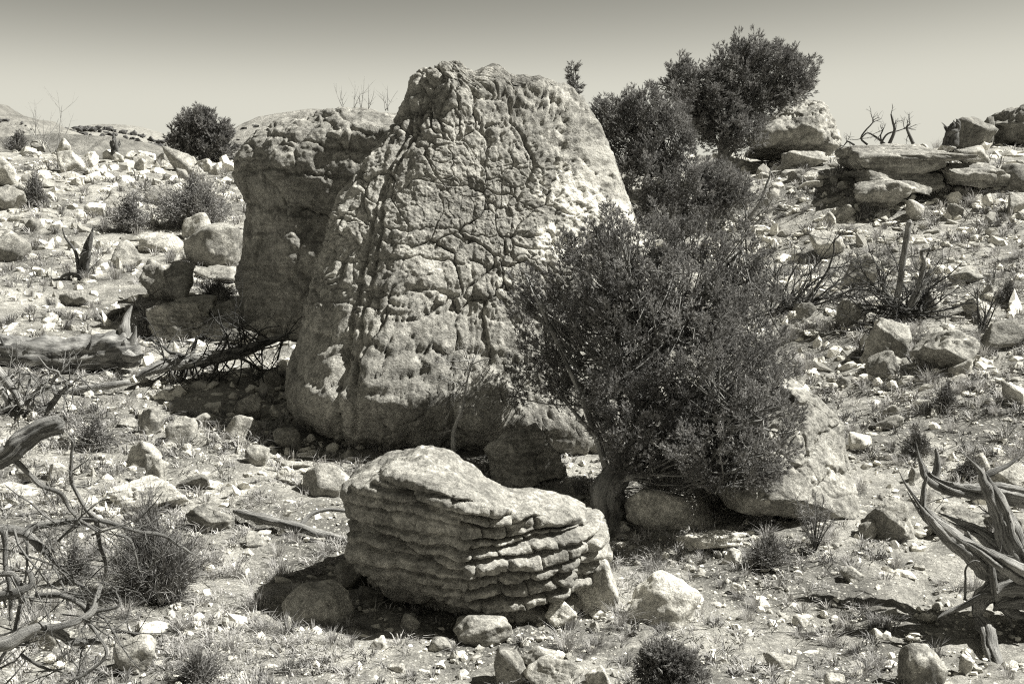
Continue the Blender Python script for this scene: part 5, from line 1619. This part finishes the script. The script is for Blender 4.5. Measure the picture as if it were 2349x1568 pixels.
# tall juniper on the skyline
YC = 34.0
bC = Vector((at(1640, 355, YC).x, YC, tz(at(1640, 355, YC).x, YC)))
lobC = [(1690, 180, 75, 65, 0), (1760, 160, 70, 55, 0.3), (1720, 130, 45, 40, 0), (1815, 180, 45, 50, 0.4), (1800, 220, 45, 35, 0.2), (1610, 220, 70, 55, -0.3), (1570, 200, 40, 50, 0), (1650, 260, 70, 45, -0.3), (1740, 240, 55, 40, 0), (1600, 290, 45, 40, -0.4), (1660, 310, 55, 38, -0.6), (1710, 310, 42, 45, -0.7), (1845, 165, 20, 35, 0.4), (1560, 165, 22, 25, 0)]
juniper('tallest juniper with a broad dark crown on the skyline', bC, lobC, YC, 700, 22, 25, 0.22, 0.085, 0.022, 0.22, up=0.7, nb=9)
# small juniper left
YD = 44.0
bD = Vector((at(462, 375, YD).x, YD, tz(at(462, 375, YD).x, YD)))
lobD = [(462, 335, 52, 42, 0), (450, 295, 34, 36, 0), (490, 310, 30, 34, 0.2), (445, 272, 14, 22, 0), (470, 272, 16, 20, 0), (415, 335, 26, 35, 0), (510, 335, 22, 38, 0), (403, 308, 9, 22, 0), (500, 300, 14, 20, 0)]
juniper('small round juniper on the left ridge', bD, lobD, YD, 300, 18, 35, 0.15, 0.11, 0.034, 0.235)
# top of a juniper peeping over the main boulder
YE = 21.6
bE = Vector((at(1318, 300, YE).x, YE, tz(at(1318, 300, YE).x, YE)))
juniper('slim juniper whose tip peeps over the top of the central boulder', bE, [(1317, 156, 6, 7, 0), (1315, 172, 9, 8, 0), (1318, 190, 10, 12, 0), (1316, 225, 12, 25, 0), (1316, 300, 14, 50, 0)], YE, 60, 16, 45, 0.05, 0.055, 0.015, 0.05)
# seedling at the bottom edge
bF = hit(1535, 1600)
juniper('dark juniper seedling cut by the bottom edge', bF, [(1525, 1520, 35, 38, 0), (1560, 1535, 40, 35, 0), (1495, 1545, 32, 30, 0), (1590, 1555, 28, 28, 0), (1540, 1570, 60, 30, 0), (1510, 1497, 18, 18, 0)], bF.y, 170, 20, 55, 0.02, 0.035, 0.007, 0.05, name='juniper_seedling')

# ------------------------------------------------------------------ shrubs
def shrub(label, x0, y0, x1, y1, n, seed, leafy=0.0, mat='brush', leaf_mat='sage', thick=0.004, spread=1.0, name='shrub', cat='shrub', leaf=0.02):
    rg = np.random.default_rng(seed)
    base = hit((x0 + x1) / 2, y1 - 0.12 * (y1 - y0)); s = mpp(base.y)
    W = (x1 - x0) * s * 0.5; H = (y1 - y0) * s
    b = np.array(base[:])
    th = rg.uniform(0, 2 * math.pi, n); el = rg.uniform(0.0, 1.0, n) ** 0.7
    tip = np.stack([np.cos(th) * W * (1 - el ** 2.2), np.sin(th) * W * 0.8 * (1 - el ** 2.2), 0.12 * H + H * el * 0.9], 1) * rg.uniform(0.6, 1.05, (n, 1))
    lump = 1 + 0.55 * vnoise(np.stack([np.cos(th) * 1.3, np.sin(th) * 1.3, el * 2.0], 1) + seed * 7.1, seed)
    tip = tip * np.clip(lump, 0.35, 1.25)[:, None] + np.array([rg.uniform(-0.15, 0.25) * W, 0, 0])
    root0 = np.stack([rg.normal(0, 0.16 * W, n), rg.normal(0, 0.16 * W, n), np.zeros(n)], 1)
    m = root0 + (tip - root0) * 0.5 + rg.normal(0, 0.05 * W, (n, 3)) + np.array([0, 0, 0.05 * H])
    q = rg.normal(0, 1, (n, 3)); q[:, 2] = 0; q /= np.linalg.norm(q, axis=1)[:, None]
    w = thick * rg.uniform(0.7, 1.4, n)[:, None]
    # three-sided twigs: base, middle, tip
    q2 = np.cross(q, tip - root0); q2 /= np.linalg.norm(q2, axis=1)[:, None] + 1e-9
    def ring(c, k): return [c + q * w * k, c + (-0.5 * q + 0.87 * q2) * w * k, c + (-0.5 * q - 0.87 * q2) * w * k]
    V = np.stack(ring(root0, 1.5) + ring(m, 1.0) + [tip], 1)
    idx = np.arange(n)[:, None] * 7
    Fq, Ft = [], []
    for a in range(3):
        c = (a + 1) % 3
        Fq.append(idx + np.array([[a, c, 3 + c, 3 + a]]))
        Ft.append(idx + np.array([[3 + a, 3 + c, 6]]))
    stems = (V.reshape(-1, 3), np.concatenate(Fq), np.concatenate(Ft))
    # side twigs
    k = 4
    t = rg.uniform(0.35, 0.98, (n, k, 1))
    p = np.where(t < 0.5, root0[:, None] + (m - root0)[:, None] * t * 2, m[:, None] + (tip - m)[:, None] * (t - 0.5) * 2).reshape(-1, 3)
    dd = np.repeat((tip - m) / (np.linalg.norm(tip - m, axis=1)[:, None] + 1e-9), k, 0) + rg.normal(0, 0.5, (n * k, 3)); dd /= np.linalg.norm(dd, axis=1)[:, None]
    V2, F2 = diamonds(p, dd, rg.uniform(0.12, 0.3, n * k) * H * 0.8, np.full(n * k, thick * 1.6), rg)
    r = root(name, label, cat, b)
    Vs = np.concatenate([stems[0], V2]); F2 = F2 + len(stems[0])
    link('stems', new_mesh('stems', Vs, [stems[1], F2, stems[2]], False), M[mat], r)
    if leafy > 0:
        nl = int(n * k * leafy * 0.75)
        i = rg.integers(0, n * k, nl)
        B = p[i] + dd[i] * (rg.random(nl) * 0.2 * H)[:, None]
        A = rg.normal(0, 1, (nl, 3)) + dd[i]; A /= np.linalg.norm(A, axis=1)[:, None]
        V3, F3 = diamonds(B, A, leaf * rg.uniform(0.7, 1.5, nl), leaf * 0.55 * rg.uniform(0.7, 1.3, nl), rg)
        link('leaves', new_mesh('leaves', V3, [F3], False), M[leaf_mat], r)
    return r
shrub('broad leafy shrub beside the overhanging boulder on the left', 345, 410, 566, 535, 900, 1, 5, 'brush', 'sage', 0.008, leaf=0.05)
shrub('smaller dark leafy shrub left of the broad one', 255, 462, 348, 540, 420, 2, 5, 'brush', 'sage', 0.008, leaf=0.05)
shrub('round twiggy dark bush in the left foreground', 236, 1160, 500, 1395, 1500, 3, 0.6, 'brush', 'sage', 0.0035, leaf=0.014)
shrub('dusky bushy shrub on the upper-left skyline', 8, 300, 80, 350, 420, 4, 0.5, 'brush', 'sage', 0.012, leaf=0.05)
shrub('fine brown shrub on the left slope under the left-edge rocks', 48, 405, 118, 480, 420, 5, 0.5, 'brush', 'sage', 0.009, leaf=0.04)
shrub('low grey shrub in front of the shaded leaning slab', 300, 712, 375, 775, 320, 6, 1.5, 'brush', 'sage', 0.007, leaf=0.03)
shrub('brushy grey shrub at the shadow edge on the left', 165, 960, 268, 1040, 420, 7, 2.5, 'brush', 'sage', 0.005, leaf=0.025)
shrub('wispy grey shrub among the foreground branches', 115, 1250, 230, 1350, 420, 8, 0.6, 'brush', 'sage', 0.004, leaf=0.016)
shrub('small dark twiggy shrub at the bottom left', 380, 1490, 520, 1580, 420, 9, 0.5, 'brush', 'sage', 0.003, leaf=0.012)
shrub('small leafy shrub beside the slanting boulder, under the juniper', 1700, 1140, 1780, 1210, 220, 10, 3, 'brush', 'sage', 0.004, leaf=0.018)
shrub('low rounded shrub on the gravel flat right of the white slab', 1690, 1225, 1830, 1305, 420, 11, 1.2, 'brush', 'sage', 0.004, leaf=0.018)
shrub('bristly shrub on the right slope above the slanting boulder', 2060, 985, 2150, 1050, 380, 12, 0.5, 'brush', 'sage', 0.005, leaf=0.02)
shrub('dark shrub against the right edge of the slope', 2270, 640, 2349, 700, 320, 13, 1.0, 'brush', 'sage', 0.006, leaf=0.025)
shrub('round brown shrub in the middle of the right slope', 2140, 880, 2205, 945, 380, 14, 0.5, 'brush', 'sage', 0.006, leaf=0.02)
shrub('low dark shrub behind the twisted dead juniper', 2180, 1045, 2260, 1100, 320, 15, 1.0, 'brush', 'sage', 0.005, leaf=0.02)
shrub('spiky grey shrub between the rocks below the right slabs', 1960, 470, 2000, 505, 220, 16, 0.5, 'brush', 'sage', 0.009, leaf=0.03)
shrub('twiggy shrub behind the ridged boulder on the left', 440, 640, 550, 690, 300, 17, 1.0, 'brush', 'sage', 0.007, leaf=0.03)

# pine seedling with long needles
def pine_seedling():
    rg = np.random.default_rng(5)
    b = hit(1870, 1262); base = np.array(b[:]); s = mpp(b.y)
    r = root('pine_seedling', 'young pine seedling with long needles below the slanting boulder', 'seedling', base)
    tb = Tubes(5); B, A = [], []
    for (px, py) in ((1870, 1130), (1850, 1150), (1890, 1145), (1835, 1180), (1905, 1170), (1865, 1185), (1845, 1215), (1890, 1210), (1875, 1160), (1825, 1140), (1910, 1195), (1860, 1230)):
        tip = np.array(at(px, py, b.y + rg.uniform(-0.15, 0.15))[:]) - base
        m = tip * 0.5 + np.array([0, 0, 0.02])
        tb.add(catmull([np.array([0, 0, -0.02]), m, tip], 8), np.linspace(0.008, 0.004, 8), 5)
        d = tip - m; d /= np.linalg.norm(d)
        n = 90
        t = rg.uniform(0.55, 1.0, (n, 1))
        B.append(m + (tip - m) * (t * 2 - 1)); a = d * 0.5 + rg.normal(0, 0.6, (n, 3)); A.append(a / np.linalg.norm(a, axis=1)[:, None])
    B = np.concatenate(B); A = np.concatenate(A)
    V, Fq = diamonds(B, A, rg.uniform(0.06, 0.11, len(B)), np.full(len(B), 0.005), rg)
    link('stem', tb.mesh('stem'), M['bark'], r)
    link('needles', new_mesh('needles', V, [Fq], False), M['sage'], r)
pine_seedling()

# ------------------------------------------------------------------ dry grass
def tuft(rg, n, H, spread, w):
    """n curved blades as tapered strips"""
    th = rg.uniform(0, 2 * math.pi, n); lean = rg.uniform(0.1, spread, n)
    h = H * rg.uniform(0.5, 1.0, n)
    d = np.stack([np.cos(th), np.sin(th), np.zeros(n)], 1)
    b = d * rg.uniform(0, 0.22 * H, (n, 1)) * np.array([1, 1, 0])
    m = b + d * (h * lean * 0.35)[:, None] + np.array([0, 0, 1]) * (h * 0.6)[:, None]
    t = b + d * (h * lean)[:, None] + np.array([0, 0, 1]) * (h * (1 - 0.25 * lean))[:, None] + rg.normal(0, 0.05 * H, (n, 3))
    q = np.stack([-np.sin(th), np.cos(th), np.zeros(n)], 1) * w
    V = np.stack([b - q, b + q, m + q * 0.7, m - q * 0.7, t], 1)
    i = np.arange(n)[:, None] * 5
    return V.reshape(-1, 3), i + np.array([[0, 1, 2, 3]]), i + np.array([[3, 2, 4]])
rg = np.random.default_rng(77)
TUFT = []
for i in range(8):
    V, Fq, Ft = tuft(rg, 110, 1.0, 0.95, 0.009)
    row = []
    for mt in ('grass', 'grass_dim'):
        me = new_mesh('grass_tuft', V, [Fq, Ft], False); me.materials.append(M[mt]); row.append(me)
    TUFT.append(row)
def grass_tuft(label, px, py, hpx, mt=0, group=None, wide=1.0):
    p = hit(px, py); H = hpx * mpp(p.y)
    o = link('grass_tuft', TUFT[rg.integers(8)][mt], loc=p - Vector((0, 0, 0.02)), rz=rg.uniform(0, 6.28))
    o.scale = (H * wide, H * wide, H)
    if group: label = ('pale ', 'dull ')[mt] + ('low ', 'tall ')[int(hpx > 38)] + label
    return tag(o, label, 'grass', group)
for (lab, px, py, h, mt, w) in (
    ('bunch grass fountain in front of the jagged rock on the left', 265, 640, 55, 0, 1.1), ('tall bunch grass beside the rounded boulder with concave face', 425, 605, 45, 0, 1.0),
    ('bunch grass below the flat stone on the left slope', 240, 520, 42, 0, 1.0), ('pale bunch grass above the smooth slanting boulder', 1890, 760, 55, 0, 1.2),
    ('pale bunch grass right of the large juniper', 1815, 780, 60, 0, 1.0), ('bunch grass at the juniper edge above the slanting boulder', 1850, 850, 55, 0, 1.1),
    ('thick bunch grass left of the cavernous boulder', 590, 1400, 95, 0, 1.0), ('drooping grass on the slope above the cavernous boulder', 640, 1330, 75, 0, 1.1),
    ('bunch grass below the white triangular stone', 1300, 1490, 80, 0, 1.2), ('bunch grass right of the white triangular stone', 1420, 1440, 80, 0, 1.0),
    ('grass clump on the gravel flat under the twisted dead juniper', 1960, 1320, 50, 0, 1.3), ('low grass mat on the gravel flat at bottom right', 1900, 1480, 60, 0, 1.4),
    ('grass clump left of the boulder with the dark cut face', 2010, 1530, 55, 0, 1.3), ('grass spray behind the pine seedling', 1760, 1240, 50, 0, 1.2),
    ('tall grass by the pointed grey boulder', 1990, 720, 60, 0, 0.9), ('grass clump right of the pointed grey boulder', 2130, 880, 55, 0, 1.2),
    ('skyline grass left of the leaning rough slab', 2150, 330, 38, 0, 1.1), ('grass on the slope beside the skyline boulder', 1860, 380, 30, 0, 1.2),
    ('bunch grass at the bottom left of the layered boulder', 530, 1490, 60, 0, 1.3), ('grass clump at the bottom edge, left of centre', 760, 1480, 55, 0, 1.3),
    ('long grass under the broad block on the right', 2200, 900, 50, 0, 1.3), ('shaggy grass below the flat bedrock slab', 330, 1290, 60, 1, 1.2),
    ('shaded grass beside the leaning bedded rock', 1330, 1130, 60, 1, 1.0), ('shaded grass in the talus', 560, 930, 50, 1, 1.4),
    ('dry grass in front of the pale hump on the left', 390, 600, 40, 0, 1.2), ('grass between ridge boulders at left', 370, 385, 30, 0, 1.1)):
    grass_tuft(lab, px, py, h, mt, None, w)
GZ = [(0, 560, 360, 640, 40, (16, 34), 'dry grass tuft on the left slope', 'left slope grass'), (0, 560, 640, 900, 46, (18, 42), 'dry grass tuft around the fallen log', 'grass by the fallen log'),
      (0, 860, 1100, 1568, 60, (25, 65), 'dry grass tuft in the left foreground', 'left foreground grass'), (1750, 2349, 380, 760, 50, (16, 36), 'dry grass tuft on the upper right slope', 'upper right grass'),
      (1830, 2349, 760, 1200, 56, (22, 50), 'dry grass tuft on the lower right slope', 'lower right grass'), (1250, 2349, 1220, 1568, 64, (24, 58), 'dry grass tuft on the gravel flat', 'gravel flat grass')]
for (x0, x1, y0, y1, n, (s0, s1), lab, grp) in GZ:
    for k in range(n):
        grass_tuft(lab, rg.uniform(x0, x1), rg.uniform(y0, y1), rg.uniform(s0, s1), int(rg.random() < 0.35), grp, rg.uniform(0.9, 1.6))
def build_grass(n, seed, mat, label):
    rg2 = np.random.default_rng(seed)
    px = rg2.uniform(-450, 2800, n); py = rg2.uniform(345, 1720, n)
    P, ok = hits(px, py)
    dn = vnoise(P * 0.45 + 9, seed) + 0.5 * vnoise(P * 1.4, seed + 1)
    ok &= dn > -0.1 - 0.4 * rg2.random(n)
    P = P[ok]
    Vs, Fq, Ft = [], [], []
    for i in range(len(P)):
        V, a, b = tuft(rg2, 14, rg2.uniform(11, 34) * mpp(P[i, 1]) * 1.0 + 0.03, 1.3, 0.0018 + 0.00022 * P[i, 1])
        m = i * 70
        Vs.append(V * np.array([1.5, 1.5, 1]) + P[i]); Fq.append(a + m); Ft.append(b + m)
    o = link('dry_grass', new_mesh('dry_grass', np.concatenate(Vs), [np.concatenate(Fq), np.concatenate(Ft)], False), M[mat])
    o['kind'] = 'stuff'; tag(o, label, 'grass')
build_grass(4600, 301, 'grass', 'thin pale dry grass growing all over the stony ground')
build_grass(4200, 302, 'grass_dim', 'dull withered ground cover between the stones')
